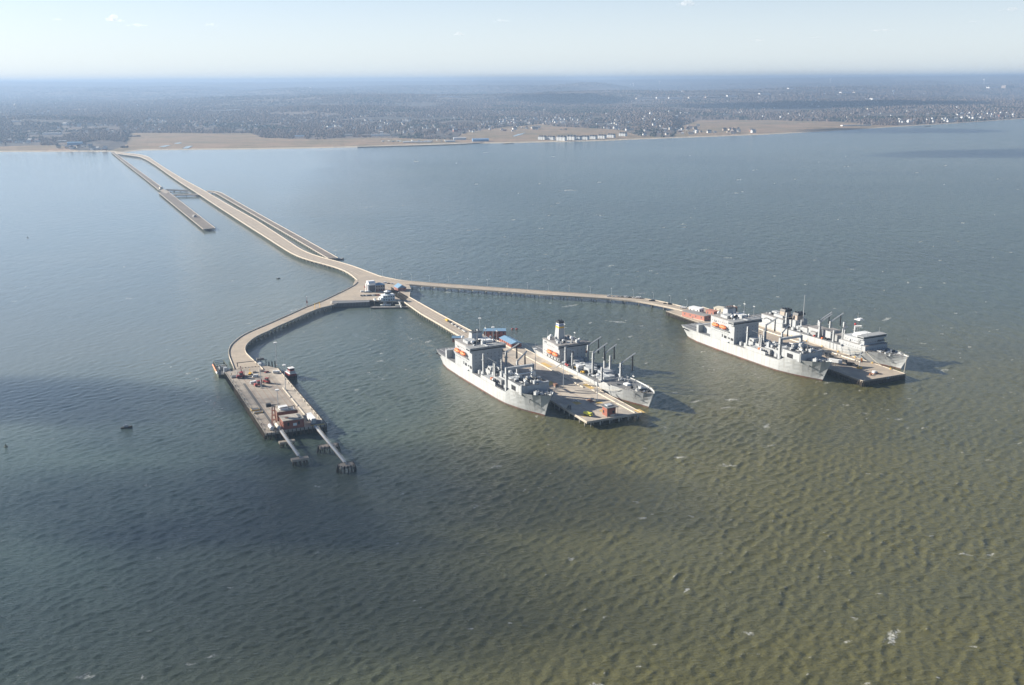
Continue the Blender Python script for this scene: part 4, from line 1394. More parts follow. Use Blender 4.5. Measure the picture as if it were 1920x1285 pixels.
def make_cargo_ship():
    r = ship_root('cargo_ship', (1021, 780), 152.8, 199.5, 'grey naval cargo ship with a tall block superstructure moored at the middle pier')
    st = [(-7, 1, 12.8, 9, 12.6, 12.58), (6, 10, 15.4, 12, 12.3, 12.28), (26, 26, 16.1, 14.8, 12, 11.98), (60, 60, 16.1, 16.05, 12, 11.98), (140, 139, 16.1, 16.0, 12, 11.98), (157, 154, 16.1, 15.0, 12.2, 11.98),
          (165, 161, 16.1, 13.6, 17.3, 16.2), (175, 170, 15.7, 11.4, 17.6, 16.3), (186, 180, 13.9, 8.3, 18.4, 16.6), (196, 189, 10.4, 4.7, 19.4, 17.2), (203.5, 195.5, 6.0, 1.9, 20.4, 17.9), (210, 200, .5, .25, 21.4, 18.4)]
    hull(r, st)
    MB().box(157.6, 158.2, -16.0, 16.0, 12, 17.0).build('break_bulkhead', M['house_grey'], r)
    # stern: flight deck, transverse screen with the dark recess ahead of it
    for y in (-9, -3, 3, 9):
        MB().box(-5, 24, y - .15, y + .15, 12.61, 12.64).build('deck_line', M['white'], r)
    MB().box(-5.5, 24.5, -.3, .3, 12.65, 12.68).build('deck_line', M['white'], r)
    MB().box(25, 28.4, -16.05, 16.05, 12.003, 20.2).build('hangar_screen', M['house_grey'], r)
    MB().box(28.403, 48.9, -9.5, 16.0, 12.003, 19.4).build('hangar', M['house_grey'], r)
    MB().box(28.403, 49, -9.7, 16.05, 19.403, 19.8).build('hangar_roof', M['deck_light'], r)
    for x, w in ((0.5, .6), (5, 1.2), (7.5, 1.0), (10, .7)):
        MB().box(x - w, x + w, -15.5, -13, 9.6, 10.9).build('mooring_port', M['black'], r)
    # superstructure
    ss = MB().box(49.003, 88, -16.08, 16.08, 12.003, 35.2).build('superstructure', M['house_grey'], r)
    MB().box(48.8, 88.6, -16.5, 16.5, 35.203, 35.9).build('roof_deck', M['deck_light'], ss)
    MB().box(80.5, 89.6, -19, 19, 32.2, 35.197).build('bridge', M['house_grey'], ss)
    MB().box(80.2, 90.2, -19.4, 19.4, 35.91, 36.4).build('bridge_roof', M['gear_grey'], ss)
    MB().box(89.603, 89.68, -18.6, 18.6, 33.5, 34.8).build('bridge_window', M['glass'], ss)
    MB().box(81.5, 89, -19.08, -19.003, 33.5, 34.7).build('bridge_window', M['glass'], ss)
    for (x0, x1, z0, z1) in ((68.5, 70, 16.2, 19), (72, 76, 15.8, 18.4), (78.5, 81.6, 16.4, 17.8), (83, 87, 15.4, 18.0)):
        MB().box(x0, x1, -16.2, -16.083, z0, z1).build('side_opening', M['black'], ss)  # flat black panels paint the dark inside of deep openings
    for z in (20.5, 31.2):
        for i in range(9):
            x = 52 + i * 3.3
            MB().box(x - .35, x + .35, -16.16, -16.083, z, z + .7).build('porthole', M['glass'], ss)
    for z in (18, 21.5, 25, 28.5):
        for i in range(7):
            y = -12 + i * 4
            MB().box(88.003, 88.07, y - .35, y + .35, z, z + .6).build('porthole', M['glass'], ss)
    MB().box(55, 59, -16.2, -16.083, 30, 31).build('louvre', M['gear_dark'], ss)
    MB().box(70, 80, -17.6, -16.083, 12.6, 13.4).build('work_boat', M['white'], r)
    MB().box(52.5, 80, -18.4, -16.083, 24.0, 24.3).build('boat_deck', M['gear_grey'], ss)
    for x in (59.2, 71.8):
        for y in (-18.2, 18.2):
            lifeboat(r, x, y, 27.4, 12)
    # roof: funnel, domes, masts, vents
    f = MB().frus(52, 60, -3, 9, 35.903, 52.6, 59, -2.4, 8.4, 42.5).build('funnel', M['house_grey'], r)
    MB().box(52.4, 59.2, -2.6, 8.6, 42.503, 43.3).build('funnel_cap', M['gear_dark'], f)
    for y in (0, 3, 6):
        MB().cyl((56, y, 43.3), (55.6, y, 45.2), .7).build('exhaust_pipe', M['gear_dark'], f)
    MB().box(61, 72, -13, -4, 35.903, 38.8).build('fan_house', M['house_grey'], r)
    MB().box(63, 74, 2, 12, 35.903, 38).build('fan_house', M['white'], r)
    for x, y, s in ((76, -10, 1.5), (66, 14, 1.2), (54, -10, 1.6), (78, 11, 1.1)):
        d = MB().ball((x, y, 38.6), s, s, s, 10, 7).build('radar_dome', M['white'], r, smooth=True)
        MB().cyl((x, y, 35.903), (x, y, 38.6 - s * .9), .5).build('pedestal', M['gear_grey'], d)
    antenna_mast(r, 68, -1, 38, 49.5)
    antenna_mast(r, 80.5, 2, 36.4, 55, r=.4)
    antenna_mast(r, 84, -9, 36.4, 46, arms=((.6, 2),), dish=False, r=.2)
    antenna_mast(r, 84, 12, 36.4, 51, arms=((.85, 2.5),), r=.28)
    gear(r, 3, 12, 56, 84, -13, 13, 35.903)
    rail(r, [(49, -16.3, 35.9), (80, -16.3, 35.9)])
    rail(r, [(88.5, -16, 36.4), (88.5, 16, 36.4)])
    # working deck
    for y in (-16.05, 15.75):
        MB().box(107, 136.5, y, y + .3, 12.003, 15.4).build('bulwark', M['hull_grey'], r)
        MB().box(106.6, 107, min(y, y * .7), max(y + .3, y * .7), 12.003, 15.4).build('bulwark_end', M['hull_grey'], r)
    MB().box(96, 152, -6.5, 7, 12.003, 17.6).build('cargo_house', M['house_grey'], r)
    MB().box(96.2, 151.8, -6.3, 6.8, 17.603, 17.75).build('house_deck', M['deck_grey'], r)
    MB().box(110, 124, -14.8, -6.6, 12.003, 15.2).build('side_house', M['house_grey'], r)
    MB().box(120, 136, -9.5, -6.503, 12.003, 16.6).build('side_house', M['gear_grey'], r)
    MB().box(98, 110, 8, 14.5, 12.003, 17.5).build('side_house', M['house_grey'], r)
    MB().box(126, 148, 7.2, 15, 12.003, 16).build('side_house', M['house_grey'], r)
    for a, b in ((99, 106), (128, 134), (141, 148)):
        MB().box(a, b, -5, 5, 17.76, 20.5).build('hatch_house', M['house_grey'], r)
    kingpost(r, 103.5, -11.5, 12.003, 34, 1.9)
    kingpost(r, 103.5, 12, 12.003, 33, 1.9, boom=(4, 12, 8), hose=13)
    kingpost(r, 119, -8.6, 16.6, 28.5, 1.3)
    kingpost(r, 121.6, -8.6, 16.6, 28.5, 1.3)
    kingpost(r, 154, -13.2, 12.003, 33.5, 2.7)
    kingpost(r, 154, 13.2, 12.003, 33.5, 2.7)
    MB().box(152.8, 155.2, -11.8, 11.8, 31.2, 33.4).build('cross_beam', M['house_grey'], r)
    kingpost(r, 131, 9.5, 16, 31, 1.8, boom=(-2, 11, 8), hose=12)
    kingpost(r, 112, 3, 17.76, 30, 1.4, boom=(10, -7, 4))
    MB().bar((104, -11, 32), (116, -4, 27), .35).build('derrick', M['gear_grey'], r)
    MB().bar((104, -11, 24), (113, -2, 29), .3).build('derrick', M['gear_dark'], r)
    for i, x in enumerate((124.5, 127.5)):
        mb = MB().cyl((x, -14.5, 15.9), (x, -12.2, 15.9), 1.0, n=10)
        mb.build('float_canister', M['orange' if i == 0 else 'white'], r)
    MB().box(138, 153, -15, -7, 12.01, 12.1).build('dark_hatch', M['black'], r)
    # foredeck gantry frame, cylinders, wave-breaker house
    for y in (-8, 9):
        MB().bar((166, y, 24), (166, y, 29.5), .7).build('frame_post', M['white'], r)
    MB().bar((166, -8, 29.6), (166, 9, 29.6), .8).build('frame_beam', M['white'], r)
    MB().bar((159, -8, 29.4), (166, -8, 29.4), .6).build('frame_beam', M['white'], r)
    MB().bar((159, 9, 26), (166, 9, 29.4), .5).build('frame_beam', M['white'], r)
    MB().box(159, 184, -14.6, 13, 16.25, 24).build('foredeck_house', M['house_grey'], r)
    MB().box(159.2, 183.8, -14.4, 12.8, 24.003, 24.2).build('foredeck_roof', M['deck_grey'], r)
    MB().box(180, 184.4, 3, 12.9, 24.2, 25.2).build('screen', M['house_grey'], r)
    MB().box(183.2, 184.6, -14.6, -13, 16.3, 25.5).build('screen_end', M['house_grey'], r)
    MB().box(166, 174, -14.75, -14.603, 17.3, 21.5).build('side_opening', M['black'], r)  # black panel standing in for the shade within an opening
    for x, y in ((168, -2), (172, -2), (176, -5)):
        MB().cyl((x - 3, y, 25.5), (x + 3, y - 2, 25.5), 1.3, n=12).build('fuel_cylinder', M['cream' if x == 172 else 'house_grey'], r)
    gear(r, 5, 36, 160, 182, -12, 11, 24.2)
    gear(r, 7, 34, 98, 150, -5.5, 6, 17.76)
    gear(r, 8, 34, 92, 152, -14.5, 14, 12.0)
    gear(r, 9, 24, 186, 200, -6, 6, 17.3)
    antenna_mast(r, 173, 4, 24.2, 36, arms=((.8, 2),), dish=False, r=.25)
    antenna_mast(r, 205, 0, 18.2, 27, arms=(), dish=False, r=.2)
    rail(r, [(90, -15.9, 12), (106, -15.9, 12)])
    rail(r, [(137, -15.9, 12), (157, -15.9, 12)])
    rail(r, [(-6, -12.5, 12.6), (8, -15.2, 12.3), (24.5, -15.9, 12)])
    anchor(r, 191.5, -10.2, 13.8)
    # bottom-edge lines on the side
    MB().box(30, 150, -16.2, -16.115, 11.6, 11.9).build('sheer_rub', M['gear_grey'], r)
    return r
cargo = make_cargo_ship()
c2 = copy_tree(cargo)
p = at(1541, 714, 0)
A_ = math.radians(152.8)
c2.location = p - Vector((math.sin(A_), math.cos(A_), 0)) * 199.5
tag(c2, 'grey naval cargo ship with tall block superstructure moored at the right pier, the farther one')

def make_tanker():
    r = ship_root('tanker', (1216, 765), 153.5, 198, 'grey naval tanker with a tall striped funnel moored beyond the middle pier')
    st = [(0, 6, 12.5, 8.5, 11.4, 11.38), (8, 12, 14, 11.2, 11, 10.98), (28, 28, 14.8, 13.4, 10.6, 10.58), (60, 60, 14.85, 14.8, 9.2, 9.18), (140, 138, 14.85, 14.7, 9.0, 8.98),
          (146, 143, 14.85, 14.2, 12.2, 11.2), (160, 156, 14.4, 12.4, 12.4, 11.5), (176, 170, 12.6, 9, 13, 12), (188, 181, 9.6, 5.6, 13.7, 12.6), (198, 190, 5.6, 2.4, 14.3, 13.2), (205.5, 198, .5, .25, 15.2, 13.9)]
    hull(r, st)
    MB().box(140.6, 141.2, -14.8, 14.8, 9, 12).build('break_bulkhead', M['house_grey'], r)
    for y in (-8, 0, 8):
        MB().box(2, 26, y - .15, y + .15, 11.5, 11.53).build('deck_line', M['white'], r)
    ss = MB().box(29.5, 64, -14.9, 14.9, 10.6, 26.5).build('superstructure', M['house_grey'], r)
    MB().box(29.3, 64.6, -15.4, 15.4, 26.503, 27.1).build('roof_deck', M['deck_light'], ss)
    MB().box(58, 65.5, -17, 19, 23.6, 26.497).build('bridge', M['house_grey'], ss)
    MB().box(57.6, 66.2, -17.4, 19.4, 27.103, 27.7).build('bridge_roof', M['deck_light'], ss)
    MB().box(65.503, 65.58, -16.5, 18.5, 24.6, 25.8).build('bridge_window', M['glass'], ss)
    for z in (12.5, 15.5, 22.5):
        for i in range(9):
            x = 33 + i * 3.3
            MB().box(x - .35, x + .35, -14.98, -14.903, z, z + .7).build('porthole', M['glass'], ss)
    for z in (13, 16.5, 20):
        for i in range(6):
            y = -11 + i * 4.2
            MB().box(64.003, 64.07, y - .35, y + .35, z, z + .6).build('porthole', M['glass'], ss)
    for x in (40, 46, 52, 58, 62):
        MB().box(x - 1.2, x + 1.0, -14.99, -14.903, 10.9, 13.3).build('side_opening', M['black'], ss)  # openings are flat panels, their inner darkness put into the colour
    MB().box(33, 38, 0 - 14.99, -14.903, 24, 25.4).build('side_opening', M['gear_dark'], ss)
    MB().box(41, 66, -17, -14.903, 13.9, 14.2).build('boat_deck', M['gear_grey'], ss)
    for x in (47, 58.6):
        for y in (-16.8, 16.8):
            lifeboat(r, x, y, 17.2, 11)
    # striped funnel
    bands = [(27.1, 38.2, 'house_grey'), (38.2, 39.9, 'gold'), (39.9, 41.2, 'house_grey'), (41.2, 42.2, 'stripe_blue'), (42.2, 43.0, 'white'), (43.0, 45.6, 'black')]
    wd = lambda z: (4.4 - (z - 27) * .085, 3.7 - (z - 27) * .06, 37.6 + (z - 27) * .04)
    fb = None
    for z0, z1, mm in bands:
        a, b, cx = wd(z0)
        a2, b2, cx2 = wd(z1)
        g = .02 * bands.index((z0, z1, mm))
        o = MB().frus(cx - a - g, cx + a + g, -b - g, b + g, z0 + .003, cx2 - a2 - g, cx2 + a2 + g, -b2 - g, b2 + g, z1)
        if fb is None:
            fb = o.build('funnel', M[mm], r)
        else:
            o.build({'gold': 'gold_stripe', 'stripe_blue': 'blue_stripe', 'white': 'white_stripe', 'black': 'funnel_cap'}.get(mm, 'grey_band'), M[mm], fb)
    for y in (-1.5, 1.5):
        MB().cyl((38, y, 45.6), (38, y, 46.8), .6).build('exhaust_pipe', M['black'], fb)
    antenna_mast(r, 45.5, 1, 27.1, 46.5, arms=((.72, 5), (.55, 6)), r=.4)
    antenna_mast(r, 31, -10, 27.1, 36, arms=(), dish=False, r=.25)
    antenna_mast(r, 54, 8, 27.1, 37, arms=((.7, 2),), r=.25)
    for x, y, s in ((34, -8, 1.5), (51, 6, 1.6), (60, 10, 1.3), (56, -6, 1.1)):
        d = MB().ball((x, y, 29.8), s, s, s, 10, 7).build('radar_dome', M['white'], r, smooth=True)
        MB().cyl((x, y, 27.1), (x, y, 29.8 - s * .9), .5).build('pedestal', M['gear_grey'], d)
    mb = MB().cyl((36.5, -12, 28.3), (36.5, -11.4, 28.3), 2.3, n=16)
    mb.build('white_ring_sign', M['white'], r)
    gear(r, 21, 16, 32, 62, -12, 13, 27.1)
    rail(r, [(30, -15.2, 27.1), (57, -15.2, 27.1)])
    # replenishment stations
    kingpost(r, 71, -12, 9.2, 27, 1.7, boom=(6, 7, -3), hose=12)
    kingpost(r, 80, -9.5, 9.2, 23, 1.4)
    kingpost(r, 76, 10.5, 9.2, 27.5, 1.8, boom=(3, 13, 8), hose=15)
    kingpost(r, 92, 7, 9.2, 25, 1.5)
    kingpost(r, 111, -5, 9.1, 30, 1.7, boom=(3, 14, 9), hose=15)
    kingpost(r, 107, 10.5, 9.1, 27, 1.8, boom=(2, 12, 8), hose=13)
    kingpost(r, 118, 10, 9.1, 27, 2.0)
    kingpost(r, 139, -12.2, 9.0, 24, 1.8)
    kingpost(r, 138, 9, 9.0, 25, 2.0, boom=(3, 14, 9), hose=15)
    for a, b, y0, y1, h in ((68, 78, -5, 5, 5), (84, 96, 0, 9, 4), (98, 108, -7, 2, 4.5), (114, 126, -2, 9, 5), (127, 136, -8, 4, 3.6)):
        MB().box(a, b, y0, y1, 9.003, 9.1 + h).build('deckhouse', M['house_grey'], r)
    MB().box(79, 90, -8, -2.5, 9.1, 12.4).build('white_store', M['white'], r)
    MB().box(72, 137, -2.4, -.9, 12.8, 13.2).build('catwalk', M['galvanised'], r)
    for x in range(74, 137, 9):
        MB().bar((x, -1.7, 9.1), (x, -1.7, 12.8), .3).build('catwalk_post', M['gear_grey'], r)
    for i, (x, y, mm) in enumerate(((74, -13, 'red'), (78, -13.2, 'red'), (86, 3, 'red'), (88, -11, 'yellow'), (97, 5, 'yellow'), (103, -12.5, 'yellow'), (105, -11.5, 'yellow'))):
        MB().cyl((x - .8, y, 10.3), (x + .8, y, 10.3), 1.1, n=9).build('float_canister' if mm == 'red' else 'hose_saddle', M[mm], r)
    gear(r, 23, 90, 67, 138, -13.5, 13, 9.1)
    gear(r, 24, 8, 146, 160, -10, 10, 11.3)
    gear(r, 25, 20, 176, 196, -6, 6, 12.4)
    MB().box(128, 137, -13.5, -7, 9.02, 9.12).build('deck_plate', M['deck_light'], r)
    antenna_mast(r, 173, 0, 11.9, 24.5, arms=((.55, 2.5),), r=.28)
    antenna_mast(r, 152, -4, 11.3, 18, arms=(), dish=False, r=.16)
    antenna_mast(r, 156, 4, 11.3, 20, arms=(), dish=False, r=.16)
    MB().box(160, 166, -2, 2, 11.6, 13.2).build('hatch_house', M['white'], r)
    for s in (-1, 1):
        pts = [(178, 11.9 * s, 13.1), (188, 9.5 * s, 13.7), (198, 5.5 * s, 14.3), (205.3, .4 * s, 15.2)]
        rail(r, pts, 'cream', 1.0)
    rail(r, [(66, -14.7, 9.2), (140, -14.7, 9.0)])
    rail(r, [(66, 14.7, 9.2), (140, 14.7, 9.0)])
    rail(r, [(1, -12.4, 11.4), (28, -14.7, 10.6)])
    anchor(r, 189, -8.2, 11.5)
    return r
tanker = make_tanker()

def make_supply_ship():
    r = ship_root('supply_ship', (1688, 693), 153.5, 219, 'long grey fast supply ship with its bridge forward, moored beyond the right pier')
    st = [(0, 5, 13.5, 9.5, 11.5, 11.48), (10, 14, 15.2, 12, 11.2, 11.18), (36, 36, 16.2, 15, 11, 10.98), (80, 80, 16.2, 16.1, 11, 10.98), (150, 148, 16.2, 15.6, 11.6, 11.58),
          (170, 166, 16, 13.4, 12.4, 12.2), (186, 180, 14.8, 9.8, 13, 12.5), (200, 193, 11.6, 6, 13.6, 12.9), (212, 204, 7.4, 2.9, 14.3, 13.4), (222, 213, 3.0, .8, 14.9, 14), (228, 219, .4, .2, 15.4, 14.4)]
    hull(r, st)
    for y in (-7, 0, 7):
        MB().box(2, 22, y - .15, y + .15, 11.5, 11.53).build('deck_line', M['white'], r)
    # hangar and funnels aft
    MB().box(24, 60, -12, 14, 11.003, 18.5).build('hangar', M['house_grey'], r)
    MB().box(24, 60, -12.3, 14.3, 18.503, 18.8).build('hangar_roof', M['deck_light'], r)
    MB().box(24, 62, -15.9, -14.5, 11.003, 14).build('bulwark', M['house_grey'], r)
    MB().box(30, 38, -2, 4, 18.803, 22).build('fan_house', M['house_grey'], r)
    for i, x in enumerate((50, 71)):
        MB().box(x - 10, x + 5, -8, 9, 11.003 if i else 18.803, 21.5 if i == 0 else 20.5).build('deckhouse', M['house_grey'], r)
        f = MB().frus(x - 4, x + 4, -5, 5, 21.503 if i == 0 else 20.503, x - 3.4, x + 3.4, -4.4, 4.4, 25.5).build('funnel', M['tan_wall'], r)
        mb = MB().frus(x - 4.2, x + 4.6, -5, 6, 25.503, x - 3.2, x + 4.2, -4, 5.6, 28.2)
        mb.build('funnel_cap', M['black'], f)
        for q in (-2.5, 0, 2.5):
            MB().cyl((x + q * .8, q, 28.2), (x + q * .8, q, 29.6), .8).build('exhaust_pipe', M['black'], f)
    antenna_mast(r, 79, 0, 11, 49.5, arms=((.97, 5),), r=.65, m='house_grey', dish=False)
    kingpost(r, 64, -10.5, 11, 27.5, 1.9)
    kingpost(r, 82, -5, 11, 22.5, 1.6)
    kingpost(r, 97, 6, 11, 24, 1.9, boom=(4, 14, 9), hose=11)
    kingpost(r, 117, -11.5, 11, 28.5, 2.1, boom=(3, 13, 8), hose=0)
    kingpost(r, 110, 10, 11, 25, 1.9, boom=(4, 14, 9), hose=12)
    kingpost(r, 132, 8, 11, 29, 2.1)
    kingpost(r, 138, -11.5, 11.2, 23.5, 1.9)
    kingpost(r, 146, -7, 11.4, 26, 1.3, boom=(-4, 9, 2))
    kingpost(r, 148.5, -7, 11.4, 26, 1.3)
    kingpost(r, 146, 10, 11.4, 28, 1.8, boom=(12, -3, 3))
    MB().ball((146, 10, 29.5), 1.3, 1.3, 1.3, 9, 6).build('red_dome', M['red'], r)
    for a, b, y0, y1, h, mm in ((60, 70, -9, 3, 9, 'house_grey'), (84, 96, -9, 4, 5, 'house_grey'), (96, 112, -8, 5, 7, 'house_grey'), (118, 130, -8, 6, 8.5, 'house_grey'), (133, 142, -8, 6, 6.5, 'gear_grey'), (104, 112, -12, -9, 4, 'gear_grey')):
        MB().box(a, b, y0, y1, 11.003, 11.2 + h).build('deckhouse', M[mm], r)
        MB().box(a - .3, b + .3, y0 - .3, y1 + .3, 11.203 + h, 11.5 + h).build('house_roof', M['deck_light'], r)
    MB().box(152, 157, -14.5, -9.5, 11.7, 14.6).build('orange_store', M['rust'], r)
    MB().box(32, 42, -14.3, -12.1, 11.1, 14.2).build('white_boat', M['white'], r)
    mb = MB()
    for i in range(8):
        t0, t1 = math.pi * i / 8, math.pi * (i + 1) / 8
        mb.bar((37 - 7 * math.cos(t0), -14, 11.2 + 5 * math.sin(t0)), (37 - 7 * math.cos(t1), -14, 11.2 + 5 * math.sin(t1)), .7)
    mb.build('boat_arch', M['gear_dark'], r)
    for x, mm in ((58, 'yellow'), (112, 'red'), (124, 'orange')):
        MB().cyl((x, -14.6, 12.2), (x, -12.6, 12.2), 1.0, n=9).build('float_canister', M[mm], r)
    # forward bridge block in three steps
    ss = MB().box(152, 186, -15.2, 15.2, 11.9, 17.6).build('superstructure', M['house_grey'], r)
    MB().box(151.8, 186.4, -15.5, 15.5, 17.603, 17.9).build('boat_deck', M['deck_light'], ss)
    b = MB().box(154, 182.5, -13.5, 13.5, 17.903, 23.2).build('upper_house', M['house_grey'], r)
    MB().box(174, 183.2, -15.8, 15.8, 23.203, 26.4).build('bridge', M['house_grey'], b)
    MB().box(173.6, 183.8, -16.2, 16.2, 26.403, 26.9).build('bridge_roof', M['gear_grey'], b)
    MB().box(183.203, 183.28, -15.2, 15.2, 24.5, 25.8).build('bridge_window', M['glass'], b)
    MB().box(175, 182.8, -15.88, -15.803, 24.5, 25.7).build('bridge_window', M['glass'], b)
    MB().frus(160, 173.9, -8, 9, 23.203, 162, 173.5, -6.5, 7.5, 26.2).build('white_roof_house', M['white'], b)
    for z in (13.6, 19.6):
        for i in range(8):
            y = -11.5 + i * 3.3
            xx = 186 if z < 15 else 182.5
            MB().box(xx + .003, xx + .07, y - .35, y + .35, z, z + .7).build('porthole', M['glass'], ss)
        for i in range(8):
            x = 157 + i * 3.2
            yy = -15.2 if z < 15 else -13.5
            MB().box(x - .35, x + .35, yy - .07, yy - .003, z, z + .7).build('porthole', M['glass'], ss)
    for y in (6, 11):
        MB().box(182.503, 184.6, y - 1, y + 2, 20, 21.2).build('wing_box', M['gear_dark'], ss)
    for x, y, s in ((158, -12, 1.3), (163, -14, 1.0), (168, -12.5, 1.3), (161, 13, 1.3)):
        d = MB().ball((x, y, 20.4 if y > -13 else 19.6), s, s, s, 10, 7).build('radar_dome', M['white'], r, smooth=True)
    # lattice fore-mast
    lm = MB()
    for (sx, sy) in ((-1, -1), (1, -1), (-1, 1), (1, 1)):
        lm.bar((158 + sx * 1.8, 1 + sy * 1.8, 23.2), (158 + sx * .5, 1 + sy * .5, 38), .22)
    for k in range(6):
        z0, f = 24 + k * 2.4, 1.8 - 1.3 * (k * 2.4 + .8) / 14.8
        for s in (-1, 1):
            lm.bar((158 - f, 1 + s * f, z0), (158 + f, 1 + s * f * .9, z0 + 2.4), .12)
            lm.bar((158 + s * f, 1 - f, z0), (158 + s * f * .9, 1 + f, z0 + 2.4), .12)
    lm = lm.build('lattice_mast', M['gear_grey'], r)
    MB().box(155.6, 163, -2.5, 4.5, 38.003, 38.5).build('platform', M['white'], lm)
    MB().box(160, 163.4, -2, 2, 38.503, 40.2).build('radar', M['white'], lm)
    MB().cyl((157.5, 1, 38.5), (157.5, 1, 46), .25, .1).build('topmast', M['gear_grey'], lm)
    MB().bar((157.5, -2.5, 42), (157.5, 4.5, 42), .12).build('yard', M['gear_grey'], lm)
    antenna_mast(r, 181, -9, 26.9, 33, arms=(), dish=False, r=.3)
    antenna_mast(r, 180, 9, 26.9, 34, arms=((.7, 2),), dish=False, r=.2)
    antenna_mast(r, 176, -14.5, 17.9, 25, arms=(), dish=False, r=.45)
    gear(r, 31, 95, 62, 150, -14.5, 14, 11.05)
    gear(r, 32, 20, 190, 216, -7, 7, 12.9)
    gear(r, 33, 14, 26, 58, -10, 12, 18.8)
    gear(r, 34, 14, 153, 172, -13, 13, 17.9)
    for s in (-1, 1):
        rail(r, [(188, 14.2 * s, 13.1), (200, 11.4 * s, 13.6), (212, 7.2 * s, 14.3), (222, 2.9 * s, 14.9), (227.8, .3 * s, 15.4)], 'cream', 1.1)
        rail(r, [(62, 16 * s, 11), (150, 16 * s, 11.6)])
    anchor(r, 207, -8.2, 12)
    for i in range(3):
        x = 138 + i * 5
        MB().box(x, x + .3, -16.32, -16.23, 2, 11.5).build('fender_mark', M['gear_dark'], r)
    return r
supply = make_supply_ship()

# mooring lines: hawsers sagging from ship to pier
def hawser(name, pa, pb, sag, label, r=.16):
    a, b = Vector(pa), Vector(pb)
    pts = [a.lerp(b, t / 12) - Vector((0, 0, sag * 4 * (t / 12) * (1 - t / 12))) for t in range(13)]
    tag(MB().path(pts, r).build(name, M['rope']), label, 'mooring line', 'mooring lines')
def on_ship(ship, x, y, z):
    c, s = math.cos(ship.rotation_euler[2]), math.sin(ship.rotation_euler[2])
    return Vector((ship.location[0] + x * c - y * s, ship.location[1] + x * s + y * c, z))
hawser('mooring_line', on_ship(tanker, 176, -12.3, 12.8), loc_of(FM, -88, -1, .5), 2.2, 'pale mooring line sagging across the side of the tanker bow')
hawser('mooring_line', on_ship(supply, 226, -.6, 15), loc_of(FR, -1.2, -1.4, .8), .6, 'pale mooring line running steeply from the stem of the supply ship to the pier corner', .3)
hawser('mooring_line', on_ship(supply, 186, -14.6, 12.8), loc_of(FR, -30, -1.5, .8), 1.2, 'mooring line crossing the bow plating of the supply ship', .2)
hawser('mooring_line', on_ship(supply, 184, -14.9, 12.8), loc_of(FR, -95, -1.5, .8), 1.6, 'mooring line leading aft along the side of the supply ship', .2)
hawser('mooring_line', on_ship(cargo, 203, 5.6, 19), loc_of(FM, -22, -52.5, .8), 1.4, 'mooring line from the bow of the near cargo ship to the pier edge')
hawser('mooring_line', on_ship(c2, 203, 5.6, 19), loc_of(FR, -10, -52.5, .8), 1.4, 'mooring line from the bow of the far cargo ship to the pier edge')
r = empty('ship_gangway', (0, 0, 0), 0, 'grey gangway leading down from the deck of the tanker to the pier', 'gangway')
a, b = on_ship(tanker, 68, -15.2, 9.6), loc_of(FM, -155, -2, .4)
MB().bar(a, b, .7).build('ramp', M['galvanised'], r)
for dz in (.7, 1.3):
    MB().bar(a + Vector((0, 0, dz)), b + Vector((0, 0, dz)), .08).build('handrail', M['white'], r)

# tug at the left pier
def make_tug():
    r = empty('tug', loc_of(FL, -172, 8.5, -DECK), az_rz(AZL - 8), 'small tug with black hull, red deckhouse and white roof beside the left pier', 'tug')
    st = [(-14, -13, 4.0, 3.0, 2.4, 1.6), (-10, -10, 5.2, 4.6, 2.2, 1.5), (2, 2, 5.4, 5.1, 2.4, 1.7), (9, 8.5, 4.2, 3.5, 3.3, 2.4), (13, 12, 2.0, 1.3, 4.0, 3.0), (14.5, 13.3, .4, .3, 4.2, 3.2)]
    hull(r, st, 'red_black', 'black', 'deck_grey', .6)
    MB().box(-4.5, 7.5, -3.4, 3.4, 1.7, 4.9).build('deckhouse', M['dark_red'], r)
    MB().box(-3.5, 6.8, -2.9, 2.9, 4.903, 7.2).build('upper_house', M['silver'], r)
    MB().box(-4.8, 7.8, -3.6, 3.6, 4.91, 5.2).build('deck_rim', M['white'], r)
    w = MB().box(.5, 5.8, -2.3, 2.3, 7.203, 9.8).build('pilot_house', M['dull_red'], r)
    MB().box(.42, 5.88, -2.38, 2.38, 8.2, 9.3).build('window_band', M['glass'], w)
    MB().box(0, 6.4, -2.7, 2.7, 9.803, 10.2).build('roof', M['white'], w)
    MB().cyl((-2, 1.2, 7.2), (-2, 1.2, 10.2), .8).build('funnel', M['black'], r)
    MB().cyl((-2, -1.2, 7.2), (-2, -1.2, 10.2), .8).build('funnel', M['black'], r)
    antenna_mast(r, 2.5, 0, 10.2, 15.5, arms=((.6, 1.6),), dish=False, r=.14)
    MB().cyl((-9, -1.2, 2.6), (-9, 1.2, 2.6), .8).build('winch', M['gear_dark'], r)
    for x in (-9, -3, 3, 8):
        MB().cyl((x, -5.3, 1.1), (x, -5.0, 1.1), .7).build('tyre_fender', M['rubber'], r)
make_tug()
